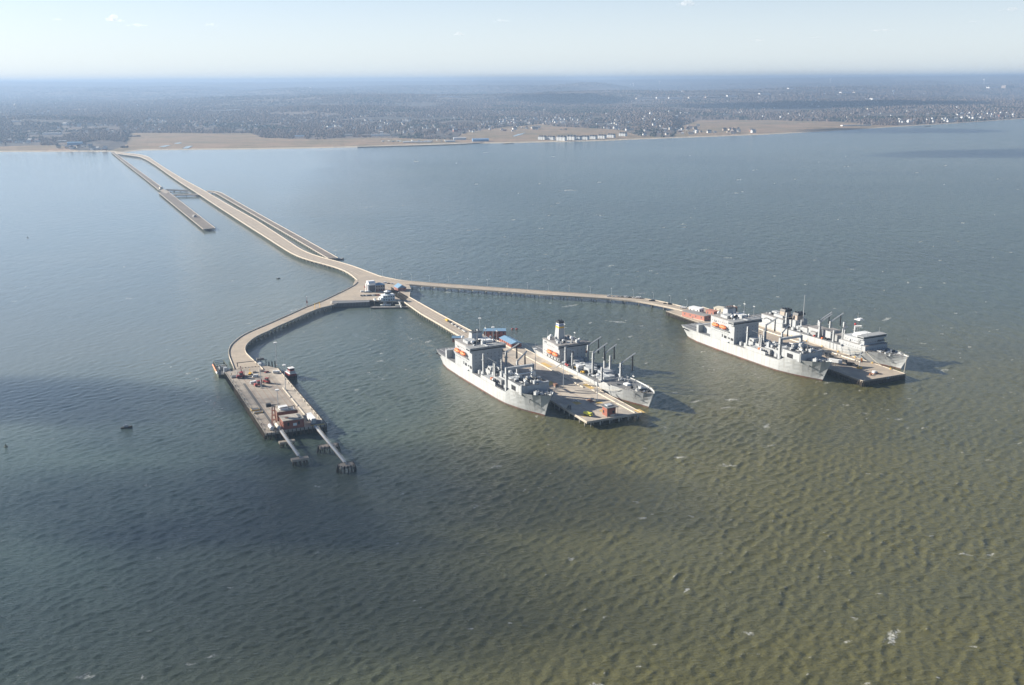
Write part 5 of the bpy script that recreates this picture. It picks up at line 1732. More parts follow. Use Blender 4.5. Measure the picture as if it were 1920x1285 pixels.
# ------------------------------------------------------------------ vehicles
def car_proto(paint, kind='car'):
    r = empty('parked_' + kind, (0, 0, -50))
    if kind == 'car':
        L_, W_, H_ = 4.6, 1.85, .95
        MB().frus(-2.3, 2.3, -.92, .92, .3, -2.2, 2.2, -.88, .88, .98).build('body', M[paint], r)
        c = MB().frus(-1.5, 1.1, -.84, .84, .983, -1.1, .5, -.68, .68, 1.45).build('windows', M['glass'], r)
        MB().frus(-1.05, .46, -.69, .69, 1.453, -1.0, .4, -.64, .64, 1.5).build('roof', M[paint], r)
    elif kind == 'van':
        MB().frus(-2.9, 2.8, -1.0, 1.0, .35, -2.9, 2.6, -.98, .98, 1.25).build('body', M[paint], r)
        MB().frus(-2.88, 2.0, -.97, .97, 1.253, -2.86, 1.3, -.9, .9, 2.15).build('cabin', M[paint], r)
        MB().frus(-.2, 2.02, -1.0, 1.0, 1.32, -.2, 1.5, -.93, .93, 1.95).build('windows', M['glass'], r)
    elif kind == 'truck':
        MB().box(-3.4, 3.2, -1.05, 1.05, .55, .9).build('chassis', M['gear_dark'], r)
        c = MB().frus(1.3, 3.3, -1.1, 1.1, .903, 1.3, 2.9, -1.05, 1.05, 2.6).build('cab', M[paint], r)
        MB().frus(1.9, 3.14, -1.12, 1.12, 1.7, 1.9, 2.98, -1.09, 1.09, 2.3).build('windows', M['glass'], c)
        MB().box(-3.5, 1.1, -1.15, 1.15, .903, 2.3).build('cargo_bed', M[paint], r)
    wx = 1.45 if kind == 'car' else (1.8 if kind == 'van' else 2.2)
    wr = .34 if kind != 'truck' else .5
    for x in (-wx, wx):
        for y in (-.9, .9):
            MB().cyl((x, y - .12, wr), (x, y + .12, wr), wr, n=8).build('wheel', M['rubber'], r)
    return r
PROTO = {}
def car(p, az, paint, label, kind='car', group=None):
    k = (paint, kind)
    if k not in PROTO:
        PROTO[k] = (car_proto(paint, kind), [True])
    pr_, fl = PROTO[k]
    return use(pr_, fl, p, az_rz(az), label, kind, group)

cname = {'white': 'white', 'black': 'black', 'silver': 'silver', 'dull_red': 'dark red', 'navy_blue': 'dark blue', 'gear_dark': 'dark grey', 'yellow': 'yellow', 'lime': 'lime yellow'}
# parking row at the hub
g = 'cars in the hub parking row'
row = ['black', 'silver', 'black', 'white', 'navy_blue', 'black', 'gear_dark', 'white', 'silver', 'black', 'dull_red', 'dull_red']
cnt = {}
for i, c in enumerate(row):
    cnt[c] = cnt.get(c, 0) + 1
    p = at(677.5 + i * 2.95, 555.4 - .12 * i, DECK + .06)
    lab = '%s car in the parking row in front of the control building' % cname[c]
    car(p, 155, c, lab, 'car', g)
g = 'vehicles left of the white building'
for i, (x, y, c, k) in enumerate(((680, 548, 'white', 'van'), (685.5, 548.6, 'silver', 'car'), (690, 548.4, 'white', 'truck'), (700, 548.2, 'gear_dark', 'car'), (687, 539.5, 'dull_red', 'van'))):
    car(at(x, y, DECK + .06), 70, c, '%s %s parked by the white building on the hub, %s' % (cname[c], k, ['at the left end', 'second from left', 'third from left', 'at the right end', 'standing alone behind the row'][i]), k)
for x, y, c, lab in ((722.5, 531.5, 'white', 'white van parked behind the blue roofed building on the hub'), (729, 532.4, 'black', 'black car parked behind the blue roofed building on the hub'), (735.5, 533, 'white', 'white car parked near the brick station at the hub')):
    car(at(x, y, DECK + .06), 100, c, lab, 'van' if 'van' in lab else 'car')
# row on the straight trestle
car(at(838.3, 602.8, DECK + .07), 155, 'yellow', 'yellow truck leading the parked row on the straight trestle', 'truck')
g = 'parked row on the straight trestle'
row = ['black', 'white', 'black', 'white', 'black', 'white', 'gear_dark', 'white', 'white']
for i, c in enumerate(row):
    car(at(845 + i * 3.3, 606.3 + i * 2.0, DECK + .07), 155, c, '%s car in the parked row on the straight trestle' % cname[c], 'car', g)
# along the long bending trestle
g = 'vehicles on the long bending trestle'
for x, y, c, k in ((1142, 556.6, 'white', 'van'), (1151.5, 557.2, 'white', 'car'), (1160, 557.6, 'silver', 'car'), (1167, 558, 'black', 'car'), (1174, 558.4, 'white', 'van'), (1181, 558.6, 'black', 'car'), (1189, 559.4, 'white', 'car'), (1197.5, 560, 'white', 'truck'),
                   (1220, 564.7, 'black', 'car'), (1225, 565.2, 'black', 'van'), (1247, 570, 'black', 'car'), (1256.5, 571.6, 'black', 'van'), (1279, 577.6, 'white', 'van'), (1283.5, 579.2, 'white', 'truck')):
    seg = 'in the busy stretch' if x < 1200 else ('past the busy stretch' if x < 1240 else ('near the head of the right pier' if x < 1270 else 'at the very head of the right pier'))
    car(at(x, y, DECK + .05), 100 if x < 1200 else 112, c, '%s %s on the long bending trestle, %s' % (cname[c], k, seg), k, g)
# middle pier
car(loc_of(FM, -52, -35.5, .06), 100, 'white', 'white car standing alone in the middle of the middle pier', 'car')
r = car(loc_of(FM, -13.5, -45, .06), AZM - 12, 'lime', 'lime yellow utility truck parked near the outer left corner of the middle pier', 'truck')
r.scale = (1.35, 1.25, 1.25)
car(loc_of(FM, -262, -20, .06), AZM, 'black', 'black van parked by the brick shed at the head of the middle pier', 'van')
car(loc_of(FM, -276, -16, .06), AZM + 70, 'white', 'white van parked by the brick shed at the head of the middle pier', 'van')
car(loc_of(FM, -236, -24, .06), AZM, 'black', 'black truck parked on the middle pier beside the tall superstructure', 'truck')
car(loc_of(FM, -228, -27, .06), AZM, 'white', 'white car parked on the middle pier just right of the tall superstructure', 'car')
r = empty('junction_box', loc_of(FM, -100, -31, .03), az_rz(AZM), 'brown cabinet on a plinth beside the middle mast light of the middle pier', 'cabinet')
MB().box(-2.2, 2.2, -1.4, 1.4, .4, 2.8).build('body', M['brick_brown'], r)
MB().box(-2.5, 2.5, -1.7, 1.7, 0, .397).build('plinth', M['pile'], r)
MB().box(2.203, 2.26, -.9, .9, .7, 2.4).build('door', M['gear_dark'], r)
r = empty('pipe_rack', loc_of(FM, -47, -24, .03), az_rz(AZM), 'low reddish pipe rack lying beside the outer mast light of the middle pier', 'rack')
for y in (-1.2, 0, 1.2):
    MB().cyl((-3.5, y, .8), (3.5, y, .8), .3).build('pipe', M['rust'], r)
for x in (-2.5, 2.5):
    MB().box(x - .2, x + .2, -1.8, 1.8, 0, .5).build('bearer', M['brick_pink'], r)
r = empty('mobile_stair', loc_of(FM, -36, -51.5, .03), az_rz(AZM), 'dark boarding stair at the left edge of the middle pier near the cargo ship bow', 'stair')
MB().frus(-2.6, 2.6, -1, 1, 0, 1.2, 2.6, -1, 1, 4).build('steps', M['gear_dark'], r)
MB().bar((-2.5, -1.05, 1), (1.4, -1.05, 5), .12).build('handrail', M['yellow'], r)
MB().bar((-2.5, 1.05, 1), (1.4, 1.05, 5), .12).build('handrail', M['yellow'], r)
# right pier: a line of black trucks, white trailer, small gear
g = 'line of black trucks on the right pier'
SPOTS = [(1555, 671.5), (1563.5, 674.5), (1572, 677), (1581, 679.5), (1594.5, 685), (1603.5, 688)]
WHERE = ['innermost', 'second from the inner end', 'third from the inner end', 'fourth from the inner end', 'second from the outer end', 'outermost, beside the yellow guard']
for i, (px, py) in enumerate(SPOTS):
    k = ['truck', 'van', 'truck', 'truck', 'truck', 'van'][i]
    o = car(at(px, py, DECK + .06), AZR - 8, 'black', 'black %s in the line on the right pier, %s' % (k, WHERE[i]), k, g)
    o.scale = (1.25, 1.25, 1.2)
car(at(1552.5, 666.5, DECK + .06), AZR, 'black', 'black truck parked alone inland of the line on the right pier', 'truck')
def trailer(loc, az, label, L_=13):
    r = empty('box_trailer', loc, az_rz(az), label, 'trailer')
    MB().box(-L_ / 2, L_ / 2, -1.4, 1.4, 1.25, 4.5).build('box_body', M['white'], r)
    MB().box(-L_ / 2 + .3, L_ / 2 - .3, -.9, .9, .9, 1.247).build('chassis', M['gear_dark'], r)
    for x in (-L_ * .36, -L_ * .28):
        for y in (-1.2, 1.2):
            MB().cyl((x, y - .2, .55), (x, y + .2, .55), .55, n=9).build('wheel', M['rubber'], r)
    MB().box(L_ * .3, L_ * .3 + .3, -.8, .8, 0, .897).build('landing_gear', M['gear_dark'], r)
    for y in (-.72, .72):
        MB().box(L_ / 2 + .003, L_ / 2 + .05, y - .64, y + .64, 1.4, 4.3).build('rear_door', M['silver'], r)
    return r
trailer(at(1566, 682, DECK + .04), AZR - 30, 'white box trailer parked beside the bow of the far cargo ship')
trailer(at(584, 792, DECK + .06), AZL, 'white box trailer parked beside the brick pump house on the left pier', 17).scale = (1, 1.35, 1.3)
r = empty('work_skid', loc_of(FR, -14, -26, .04), az_rz(AZR), 'white and brown work skid near the outer end of the right pier', 'skid')
MB().box(-2.5, 2.5, -3.5, 3.5, 0, .7).build('frame', M['rust'], r)
MB().box(-1.6, 1.4, -1.8, 1, .703, 2.6).build('tank', M['white'], r)
MB().box(-1.2, 1.2, 1.6, 3, .703, 1.8).build('engine', M['gear_grey'], r)
r = empty('cable_reel', loc_of(FR, -11, -34, .04), az_rz(AZR), 'small brown cable reel near the outer end of the right pier', 'reel')
MB().cyl((0, -.8, 1), (0, .8, 1), .6, n=10).build('drum', M['timber'], r)
for y in (-1, .8):
    MB().cyl((0, y, 1), (0, y + .2, 1), 1.0, n=12).build('flange', M['rust'], r)
r = empty('fork_loader', loc_of(FR, -52, -6.5, .04), az_rz(AZR + 30), 'yellow fork loader beside the supply ship on the right pier', 'loader')
MB().box(-2.4, 1.4, -1.2, 1.2, .6, 2.0).build('body', M['yellow'], r)
MB().box(-1.2, .9, -1, 1, 2.003, 3.4).build('cab', M['gold'], r)
MB().bar((1.6, 0, .3), (1.6, 0, 4.2), .35).build('fork_mast', M['dull_red'], r)
for x in (-1.6, .8):
    for y in (-1.1, 1.1):
        MB().cyl((x, y - .2, .6), (x, y + .2, .6), .6, n=9).build('wheel', M['rubber'], r)
# left pier vehicles
car(loc_of(FL, -146, -32, .06), AZL + 60, 'white', 'white truck parked by the red fork trucks on the left pier', 'truck')
car(loc_of(FL, -168, -26, .06), AZL + 80, 'white', 'white van parked beside the yellow hoist on the left pier', 'van')
car(loc_of(FL, -172, -5, .06), AZL + 95, 'white', 'white truck parked at the right edge of the left pier beside the tug', 'truck')
car(loc_of(FL, -178, -13, .06), AZL + 60, 'dull_red', 'dark red car parked near the tug on the left pier', 'car')
def forktruck(loc, az, label, paint='dull_red', s=1.0):
    r = empty('fork_truck', loc, az_rz(az), label, 'loader')
    r.scale = (s, s, s)
    MB().frus(-3.2, 2.2, -1.4, 1.4, .7, -2.8, 2.0, -1.2, 1.2, 2.2).build('body', M[paint], r)
    c = MB().box(-1, 1.1, -1.1, 1.1, 2.203, 3.9).build('cab', M['gear_dark'], r)
    MB().box(-1.2, 1.3, -1.25, 1.25, 3.903, 4.1).build('cab_roof', M[paint], c)
    for y in (-.7, .7):
        MB().bar((2.5, y, .2), (2.5, y, 5.2), .25).build('fork_mast', M[paint], r)
        MB().box(2.6, 4.6, y - .15, y + .15, .3, .5).build('fork', M['gear_dark'], r)
    for x in (-2.2, 1.4):
        for y in (-1.4, 1.4):
            MB().cyl((x, y - .3, .75), (x, y + .3, .75), .75, n=10).build('wheel', M['rubber'], r)
forktruck(loc_of(FL, -136, -29, .06), 60, 'red fork truck before the mast light on the left pier, nearer one', s=1.25)
forktruck(loc_of(FL, -142, -20, .06), 120, 'red fork truck right of the mast light on the left pier', s=1.25)
forktruck(loc_of(FL, -170, -39, .06), 70, 'dark red crane truck by the landing stage on the left pier', 'dark_red', 1.3)
r = empty('mobile_crane', loc_of(FL, -176, -37, .06), az_rz(AZL), 'dark red mobile crane with raised jib where the curved trestle meets the left pier', 'crane')
MB().box(-4, 3.5, -1.5, 1.5, .7, 2.0).build('carrier', M['dark_red'], r)
MB().box(-2.5, .6, -1.4, 1.4, 2.003, 4.2).build('cab', M['dull_red'], r)
MB().bar((-.5, 0, 4), (1.8, -1, 10.5), .5).build('jib', M['dark_red'], r)
for x in (-3, -1, 1.4, 2.8):
    for y in (-1.4, 1.4):
        MB().cyl((x, y - .2, .6), (x, y + .2, .6), .6, n=8).build('wheel', M['rubber'], r)
r = empty('yellow_hoist', loc_of(FL, -178, -29, .06), az_rz(AZL + 20), 'yellow hoist with a short mast on the left pier', 'hoist')
MB().box(-2.6, 2.6, -1.2, 1.2, .4, 1.5).build('base', M['yellow'], r)
MB().bar((0, 0, 1.5), (0, 0, 5.5), .3).build('mast', M['gold'], r)
MB().bar((-2.5, 0, 3.4), (2.8, 0, 2.6), .25).build('arm', M['gold'], r)
for x in (-1.8, 1.8):
    MB().cyl((x, -1.3, .45), (x, 1.3, .45), .45).build('wheel', M['rubber'], r)
for i, (x, y) in enumerate(((-186, -17), (-184, -24))):
    r = empty('cargo_pile', loc_of(FL, x, y, .04), az_rz(AZL), 'pale pile of boxed cargo at the inner end of the left pier, %s' % ('right one' if i == 0 else 'left one'), 'pile')
    for k in range(4):
        MB().box(-2.2 + k * 1.1, -1.2 + k * 1.1, -1.8, 1.8, 0, .8 + .5 * (k % 2)).build('crate', M['tan_wall' if k % 2 else 'flat_roof'], r)

# people on the middle pier beside the tanker
def make_person(loc, az, topm, label):
    root = empty('person', loc, az_rz(az), label, 'person')
    me = bpy.data.meshes.new('body')
    V = [(0, 0, .92), (0, 0, 1.15), (0, 0, 1.40), (0, 0, 1.52), (0, 0, 1.63), (0, 0, 1.74), (0, .19, 1.40), (.03, .25, 1.14), (.09, .26, .90), (0, -.19, 1.40), (.03, -.25, 1.14), (.09, -.26, .90),
         (.02, .10, .86), (.05, .11, .48), (0, .11, .08), (.14, .11, .04), (-.02, -.10, .86), (-.06, -.11, .48), (-.10, -.11, .08), (.04, -.11, .04)]
    E_ = [(0, 1), (1, 2), (2, 3), (3, 4), (4, 5), (2, 6), (6, 7), (7, 8), (2, 9), (9, 10), (10, 11), (0, 12), (12, 13), (13, 14), (14, 15), (0, 16), (16, 17), (17, 18), (18, 19)]
    me.from_pydata(V, E_, [])
    me.materials.append(M[topm])
    o = bpy.data.objects.new('body', me)
    COL.objects.link(o)
    adopt(o, root)
    sk = o.modifiers.new('skin', 'SKIN')
    o.modifiers.new('smooth', 'SUBSURF').levels = 1
    R_ = [.15, .15, .17, .07, .10, .085, .08, .055, .045, .08, .055, .045, .10, .075, .055, .05, .10, .075, .055, .05]
    for v, q in zip(o.data.skin_vertices[0].data, R_):
        v.radius = (q, q)
    o.data.skin_vertices[0].data[0].use_root = True
    MB().ball((-.01, 0, 1.72), .115, .105, .10, 9, 6).build('hair', M['black'], root)
    return root
make_person(loc_of(FM, -74, -4.2, .05), 250, 'navy_blue', 'person in dark clothes walking on the middle pier beside the tanker, left of two')
make_person(loc_of(FM, -71.5, -3.6, .05), 100, 'gear_dark', 'person in dark clothes walking on the middle pier beside the tanker, right of two')
# ------------------------------------------------------------------ the far coast: ponds, houses, water towers
rng_h = random.Random(12)
CLEARINGS = []            # x, y, half width, depth of the open ground kept in front of each building
def ground_at(px, py):
    """Where a sight mark meets the terrain."""
    a, b = at(px, min(py, 400), -300.0), Vector((0, 0, CAM_H))
    k = np.geomspace(3000, 41000, 1400)
    d = (a - b)
    hd = math.hypot(d.x, d.y)
    X_, Y_, Z_ = d.x / hd * k, d.y / hd * k, CAM_H + d.z / hd * k
    hit = np.nonzero(Z_ <= terrain(X_, Y_))[0]
    i = hit[0] if len(hit) else len(k) - 1
    return Vector((X_[i], Y_[i], float(terrain(X_[i], Y_[i]))))
for i, pts in enumerate(([(298, 275), (312, 272.6), (320, 273), (308, 276)], [(342, 278.5), (350, 274.3), (362, 273.6), (352, 278.6)], [(960, 255.5), (972, 251.5), (986, 249), (978, 252.5), (966, 256)], [(326, 268.6), (338, 267.3), (342, 268.6), (332, 270)])):
    P = [at(x, y, 3.4) for x, y in pts]
    mb = MB()
    mb.prism([(p.x, p.y) for p in P], 2.0, 3.55)
    tag(mb.build('pond', bpy.data.materials["water"]), 'pale tidal pool in the coastal marsh', kind='structure')
def breakwater(name, label, pts, w, h_, m, z=0):
    P = [at(x, y, z) for x, y in pts]
    mb = MB()
    for a, b in zip(P[:-1], P[1:]):
        d = (b - a).normalized()
        e = Vector((-d.y, d.x, 0)) * w
        mb.prism([(a + e)[:2], (b + e)[:2], (b - e)[:2], (a - e)[:2]], -1, h_)
    tag(mb.build(name, M[m]), label, 'breakwater')
breakwater('breakwater', 'dark low breakwater in front of the ferry dock on the far shore', [(670, 276.6), (760, 274.6), (860, 271.4), (905, 268.6)], 10, 2.5, 'bulkhead')
breakwater('jetty', 'thin dark jetty off the far shore left of the townhouse row', [(944, 270.4), (962, 268.6)], 5, 1.5, 'timber')
breakwater('jetty', 'thin dark jetty off the far shore at right, below the small town', [(1732, 238.2), (1745, 237.4)], 6, 1.8, 'timber')

defm("house_white", (.66, .65, .62), .8, .05, .5)
defm("house_cream", (.52, .46, .37), .8, .05, .5)
defm("house_tan", (.34, .27, .21), .8, .05, .5)
defm("house_red", (.30, .14, .10), .8, .05, .5)
defm("roof_grey", (.17, .165, .165), .85, .1, .5)
defm("roof_pale", (.42, .41, .40), .8, .1, .5)
defm("roof_brown", (.14, .10, .085), .85, .1, .5)
defm("roof_blue", (.13, .27, .45), .7, .1, .5)
def house_mesh(w, d, h_, rh_, wm, rm, flat=False):
    mb = MB()
    mb.box(-w / 2, w / 2, -d / 2, d / 2, -1.5, h_)
    mb.cur = 1
    if flat:
        mb.box(-w / 2 - .3, w / 2 + .3, -d / 2 - .3, d / 2 + .3, h_ + .01, h_ + .6)
    else:
        mb.gable(-w / 2, w / 2, -d / 2, d / 2, h_ + .01, rh_, .5)
    mb.cur = 2
    for s in (-1, 1):
        for i in range(3):
            x = -w / 2 + w * (i + .5) / 3
            for z in ((1.4, 4.4) if h_ > 5.5 else (1.4,)):
                mb.box(x - .6, x + .6, s * d / 2 - .05, s * d / 2 + .05, z, z + 1.4)
    me_o = mb.build('house', [M[wm], M[rm], M['glass']])
    me = me_o.data
    bpy.data.objects.remove(me_o)
    return me
HM = {}
for wm in ('house_white', 'house_cream', 'house_tan', 'house_red'):
    for rm in ('roof_grey', 'roof_pale', 'roof_brown'):
        HM[(wm, rm)] = [house_mesh(13, 9, 6, 4, wm, rm), house_mesh(17, 10, 6.5, 4.5, wm, rm), house_mesh(11, 9, 3.6, 3.5, wm, rm)]
def houses(n, x0, x1, ytop, ybot, label, group, white=.7, sc=1.0):
    for i in range(n):
        px = rng_h.uniform(x0, x1)
        f = (px - x0) / max(1, x1 - x0)
        t0 = ytop[0] + (ytop[1] - ytop[0]) * f
        b0 = ybot[0] + (ybot[1] - ybot[0]) * f
        p = ground_at(px, rng_h.uniform(t0, b0))
        wm = 'house_white' if rng_h.random() < white else rng_h.choice(['house_cream', 'house_cream', 'house_tan', 'house_red'])
        me = rng_h.choice(HM[(wm, rng_h.choice(['roof_grey', 'roof_pale', 'roof_brown']))])
        o = bpy.data.objects.new('house', me)
        CLEARINGS.append((p.x, p.y, 15, 330))
        o.location = p
        o.rotation_euler = (0, 0, rng_h.choice([.2, 1.77, .5, -.3, 1.2]))
        s = sc * rng_h.uniform(1.0, 1.5)
        o.scale = (s, s, s * 1.1)
        COL.objects.link(o)
        tag(o, label, 'house', group)
houses(12, 0, 86, (266, 265), (270, 269), 'small pale house in the shore row left of the trestle root', 'shore houses left of the trestle')
houses(16, 108, 204, (275, 277), (279.5, 282.5), 'pale house in the cluster at the root of the trestles', 'houses at the trestle root', .6)
houses(13, 104, 240, (232, 235), (238, 238), 'white house in the row among trees behind the left marsh', 'houses behind the left marsh')
houses(22, 262, 480, (223, 227), (233, 246), 'white house scattered in the woods above the wide left marsh', 'houses above the wide left marsh')
houses(26, 600, 800, (222, 225), (240, 246), 'small house in the woods inland of the middle shore', 'houses inland of the middle shore')
houses(20, 690, 965, (243, 243), (252, 247), 'pale house in the town around the ferry dock', 'houses around the ferry dock', .75)
houses(30, 930, 1110, (222, 222), (232, 230), 'pale house in the village strip behind the right marsh', 'houses behind the right marsh', .8)
houses(10, 962, 1018, (240, 240), (245, 243), 'house on the marsh islet left of the townhouse row', 'houses on the marsh islet', .6)
houses(14, 1125, 1195, (239, 242), (243, 246), 'white house in the row running behind the townhouses', 'houses behind the townhouses', .85)
houses(26, 1205, 1320, (236, 233), (256, 252), 'pale house in the wooded shore village right of the townhouses', 'houses right of the townhouses', .8)
houses(12, 1275, 1395, (248, 243), (252, 248), 'cream house along the shore edge below the right marsh', 'houses along the right shore edge', .6)
houses(10, 1362, 1440, (248, 245), (252, 249), 'white beach house on the spit at the right marsh', 'beach houses at the right marsh', .9)
houses(22, 1685, 1800, (224, 222), (233, 229), 'pale house in the small shore town at right', 'houses in the small shore town', .75)
houses(34, 1790, 1920, (212, 210), (225, 219), 'pale house in the shore town at the right edge', 'houses in the right edge town', .75)
houses(14, 1200, 1440, (213, 210), (221, 218), 'lone pale house in the woods inland at right', 'houses in the right woods', .8)
houses(10, 30, 260, (195, 192), (228, 222), 'lone pale house deep in the left woods', 'houses deep in the left woods', .8)

def house_mass():
    """The countless other houses of the coast, too many and too far to tell apart."""
    mb = MB()
    zones = [(560, 980, 205, 243, 150), (900, 1260, 205, 236, 150), (240, 560, 215, 246, 70), (1380, 1900, 192, 222, 95), (1000, 1900, 170, 192, 70), (20, 240, 226, 250, 40)]
    for x0, x1, y0, y1, n in zones:
        n = int(n * .42)
        for _ in range(n):
            p = ground_at(rng_h.uniform(x0, x1), rng_h.triangular(y0, y1, y1))
            far = math.hypot(p.x, p.y) / 6000
            CLEARINGS.append((p.x, p.y, 9 * far, 190 * far))
            w, d, h_ = rng_h.uniform(9, 15) * max(1, far * .8), rng_h.uniform(8, 11), rng_h.uniform(5, 8)
            t_ = rng_h.choice([.2, 1.77, .5, -.3, 1.2])
            c, s = math.cos(t_), math.sin(t_)
            one = MB()
            one.box(-w / 2, w / 2, -d / 2, d / 2, -2, h_)
            k = len(one.f)
            one.gable(-w / 2, w / 2, -d / 2, d / 2, h_ + .01, 3.5, .5)
            q = rng_h.random()
            wm = 0 if q < .62 else (1 if q < .85 else 2)
            mb.cur = wm
            n0 = len(mb.v)
            mb.add([(p.x + a * c - b * s, p.y + a * s + b * c, p.z + z) for a, b, z in one.v], one.f)
            for i in range(len(one.f) - k):
                mb.m[-1 - i] = 3 + (wm + i * 0 + int(q * 100) % 2) % 2
    o = mb.build('distant_houses', [M['house_white'], M['house_cream'], M['house_tan'], M['roof_grey'], M['roof_pale']])
    tag(o, 'countless small pale houses strewn through the far woods', 'houses', kind='stuff')
house_mass()

def far_block(px, py, w, d, h_, az, wm, rm, label, name='far_building', roof='flat', group=None):
    p = ground_at(px, py)
    CLEARINGS.append((p.x, p.y, w * .55, 330))
    r = empty(name, p, az_rz(az), label, 'building', group)
    MB().box(-w / 2, w / 2, -d / 2, d / 2, -3, h_).build('wall', M[wm], r)
    if roof == 'flat':
        MB().box(-w / 2 - .4, w / 2 + .4, -d / 2 - .4, d / 2 + .4, h_ + .01, h_ + .8).build('roof', M[rm], r)
    else:
        MB().gable(-w / 2, w / 2, -d / 2, d / 2, h_ + .01, h_ * .45, .8).build('roof', M[rm], r)
    return r
# townhouse row on the shore
ordn = ['leftmost', 'second from left', 'third from left', 'fourth from left', 'fifth from left', 'sixth from left', 'seventh from left', 'eighth from left', 'ninth from left', 'rightmost']
tw = [(1017, 262), (1033, 262.6), (1053, 264), (1071, 263), (1083, 262.5), (1097, 262), (1112, 261), (1129, 260), (1146, 258.3), (1168, 255.4)]
for i, (px, py) in enumerate(tw):
    p = ground_at(px, py)
    big = 1.25 if i in (2, 3) else 1.0
    r = empty('townhouse_block', p, az_rz(130), 'white gabled townhouse block in the shore row, %s of ten' % ordn[i], 'building', 'townhouse blocks on the shore')
    n = 3
    for k in range(n):
        x = (k - 1) * 14 * big
        MB().box(x - 5.6 * big, x + 5.6 * big, -9, 9, -2, 13 * big).build('wall', M['house_white'], r)
        rf = MB()
        rf.add([(x - 6 * big, -9.6, 13 * big + .01), (x + 6 * big, -9.6, 13 * big + .01), (x + 6 * big, 9.6, 13 * big + .01), (x - 6 * big, 9.6, 13 * big + .01), (x, -9.6, 19 * big), (x, 9.6, 19 * big)],
               [(3, 2, 1, 0), (0, 1, 4), (1, 2, 5, 4), (2, 3, 5), (3, 0, 4, 5)])
        rf.build('roof', M['roof_grey'], r)
        for z in (2, 6, 10):
            MB().box(x - 4.5 * big, x + 4.5 * big, -9.12, -9.02, z * big, z * big + 2).build('window_row', M['pale_blue_wall'], r)
# landmarks
far_block(141, 271.5, 62, 30, 9, 80, 'roof_blue', 'blue_roof', 'long blue hall behind the root of the trestles', roof='gable')
far_block(117, 267, 40, 22, 7, 80, 'house_cream', 'roof_pale', 'cream hall left of the long blue hall')
far_block(98, 252.5, 90, 40, 8, 85, 'house_white', 'roof_pale', 'white flat hall in the woods behind the trestle root, right one')
far_block(62, 252.5, 50, 30, 7, 85, 'house_cream', 'roof_pale', 'cream flat hall in the woods behind the trestle root, left one')
far_block(31, 229, 50, 25, 7, 85, 'house_white', 'roof_pale', 'white low hall at far left in the woods')
far_block(437, 207.5, 110, 50, 8, 88, 'house_white', 'roof_pale', 'bright white warehouse in the woods above the wide left marsh')
far_block(412, 208.5, 130, 40, 6, 88, 'house_cream', 'roof_pale', 'cream low warehouse left of the bright white warehouse')
far_block(562, 257.6, 46, 20, 8, 85, 'house_white', 'roof_blue', 'white shed with blue roof on the marsh left of the ferry dock')
far_block(586, 254, 26, 16, 9, 85, 'roof_grey', 'roof_grey', 'dark shed on the marsh beside the white shed')
far_block(714, 255, 95, 30, 8, 85, 'house_white', 'roof_pale', 'long white store on the shore flat, middle one of three')
far_block(654, 255.4, 40, 24, 8, 85, 'house_cream', 'roof_pale', 'cream store on the shore flat, left one of three')
far_block(741, 255.4, 36, 24, 11, 85, 'house_cream', 'roof_grey', 'tall cream store on the shore flat, right one of three')
far_block(901, 265.2, 75, 34, 9, 82, 'roof_blue', 'roof_blue', 'broad blue boat hall at the right end of the ferry dock', roof='gable')
far_block(862, 262, 60, 30, 8, 82, 'pale_blue_wall', 'roof_pale', 'pale blue ferry terminal on the shore', roof='gable')
far_block(844, 266.4, 46, 16, 5, 82, 'pale_blue_wall', 'galvanised', 'pale blue ferry shed nearest the water', roof='gable')
far_block(782, 267, 130, 40, 3, 82, 'steel', 'galvanised', 'wide grey parking deck on the shore left of the ferry terminal')
far_block(830, 182.5, 130, 60, 14, 88, 'house_white', 'roof_pale', 'white office slab far inland, leftmost of three')
far_block(853, 183, 150, 60, 16, 88, 'house_white', 'roof_pale', 'white office slab far inland, middle of three')
far_block(874, 184, 110, 50, 12, 88, 'house_cream', 'roof_pale', 'cream office slab far inland, rightmost of three')
for i, (px, py, w, c) in enumerate(((1208, 186, 190, 'house_cream'), (1240, 185, 120, 'house_white'), (1266, 185.4, 160, 'house_white'), (1302, 184.6, 140, 'house_cream'), (1336, 184, 170, 'house_tan'), (1372, 181.5, 120, 'house_white'), (1434, 177.5, 140, 'house_white'))):
    far_block(px, py, w, 70, 15, 85, c, 'roof_pale', 'pale flat warehouse in the far commercial strip at right, %s' % (ordn[i] if i < 6 else 'rightmost'), group='far commercial strip')
for i, (px, py, w, c) in enumerate(((1585, 175, 150, 'house_white'), (1612, 174.4, 190, 'house_cream'), (1484, 167, 110, 'house_white'), (1640, 187, 90, 'house_white'))):
    far_block(px, py, w, 70, 14, 80, c, 'roof_pale', 'pale flat store scattered far inland at right', group='stores far inland at right')
far_block(1889, 165.5, 150, 90, 40, 75, 'house_tan', 'roof_pale', 'large tan hospital tower block far inland near the right edge')
far_block(1862, 165.5, 200, 80, 18, 75, 'house_white', 'roof_pale', 'long white wing beside the large tan tower block')
far_block(1611, 236.2, 150, 18, 5, 78, 'house_white', 'roof_pale', 'row of white trailers on the dark shore flat at right')
far_block(1585, 236.8, 50, 25, 5, 78, 'house_white', 'pale_blue_wall', 'small white shed left of the row of trailers')
far_block(1876, 219, 40, 24, 12, 75, 'house_red', 'roof_brown', 'red brick block in the shore town at the right edge')
def water_tower(px, py, hgt, rad, label, m='white', leg=True):
    p = ground_at(px, py)
    r = empty('water_tower', p, 0, label, 'water tower')
    MB().cyl((0, 0, -2), (0, 0, hgt - rad * .6), rad * .22, n=10).build('stem', M[m], r)
    MB().ball((0, 0, hgt), rad, rad, rad * .75, 14, 8).build('tank', M[m], r, smooth=True)
water_tower(1187.5, 162.5, 62, 24, 'white water tower on the far ridge, left of three')
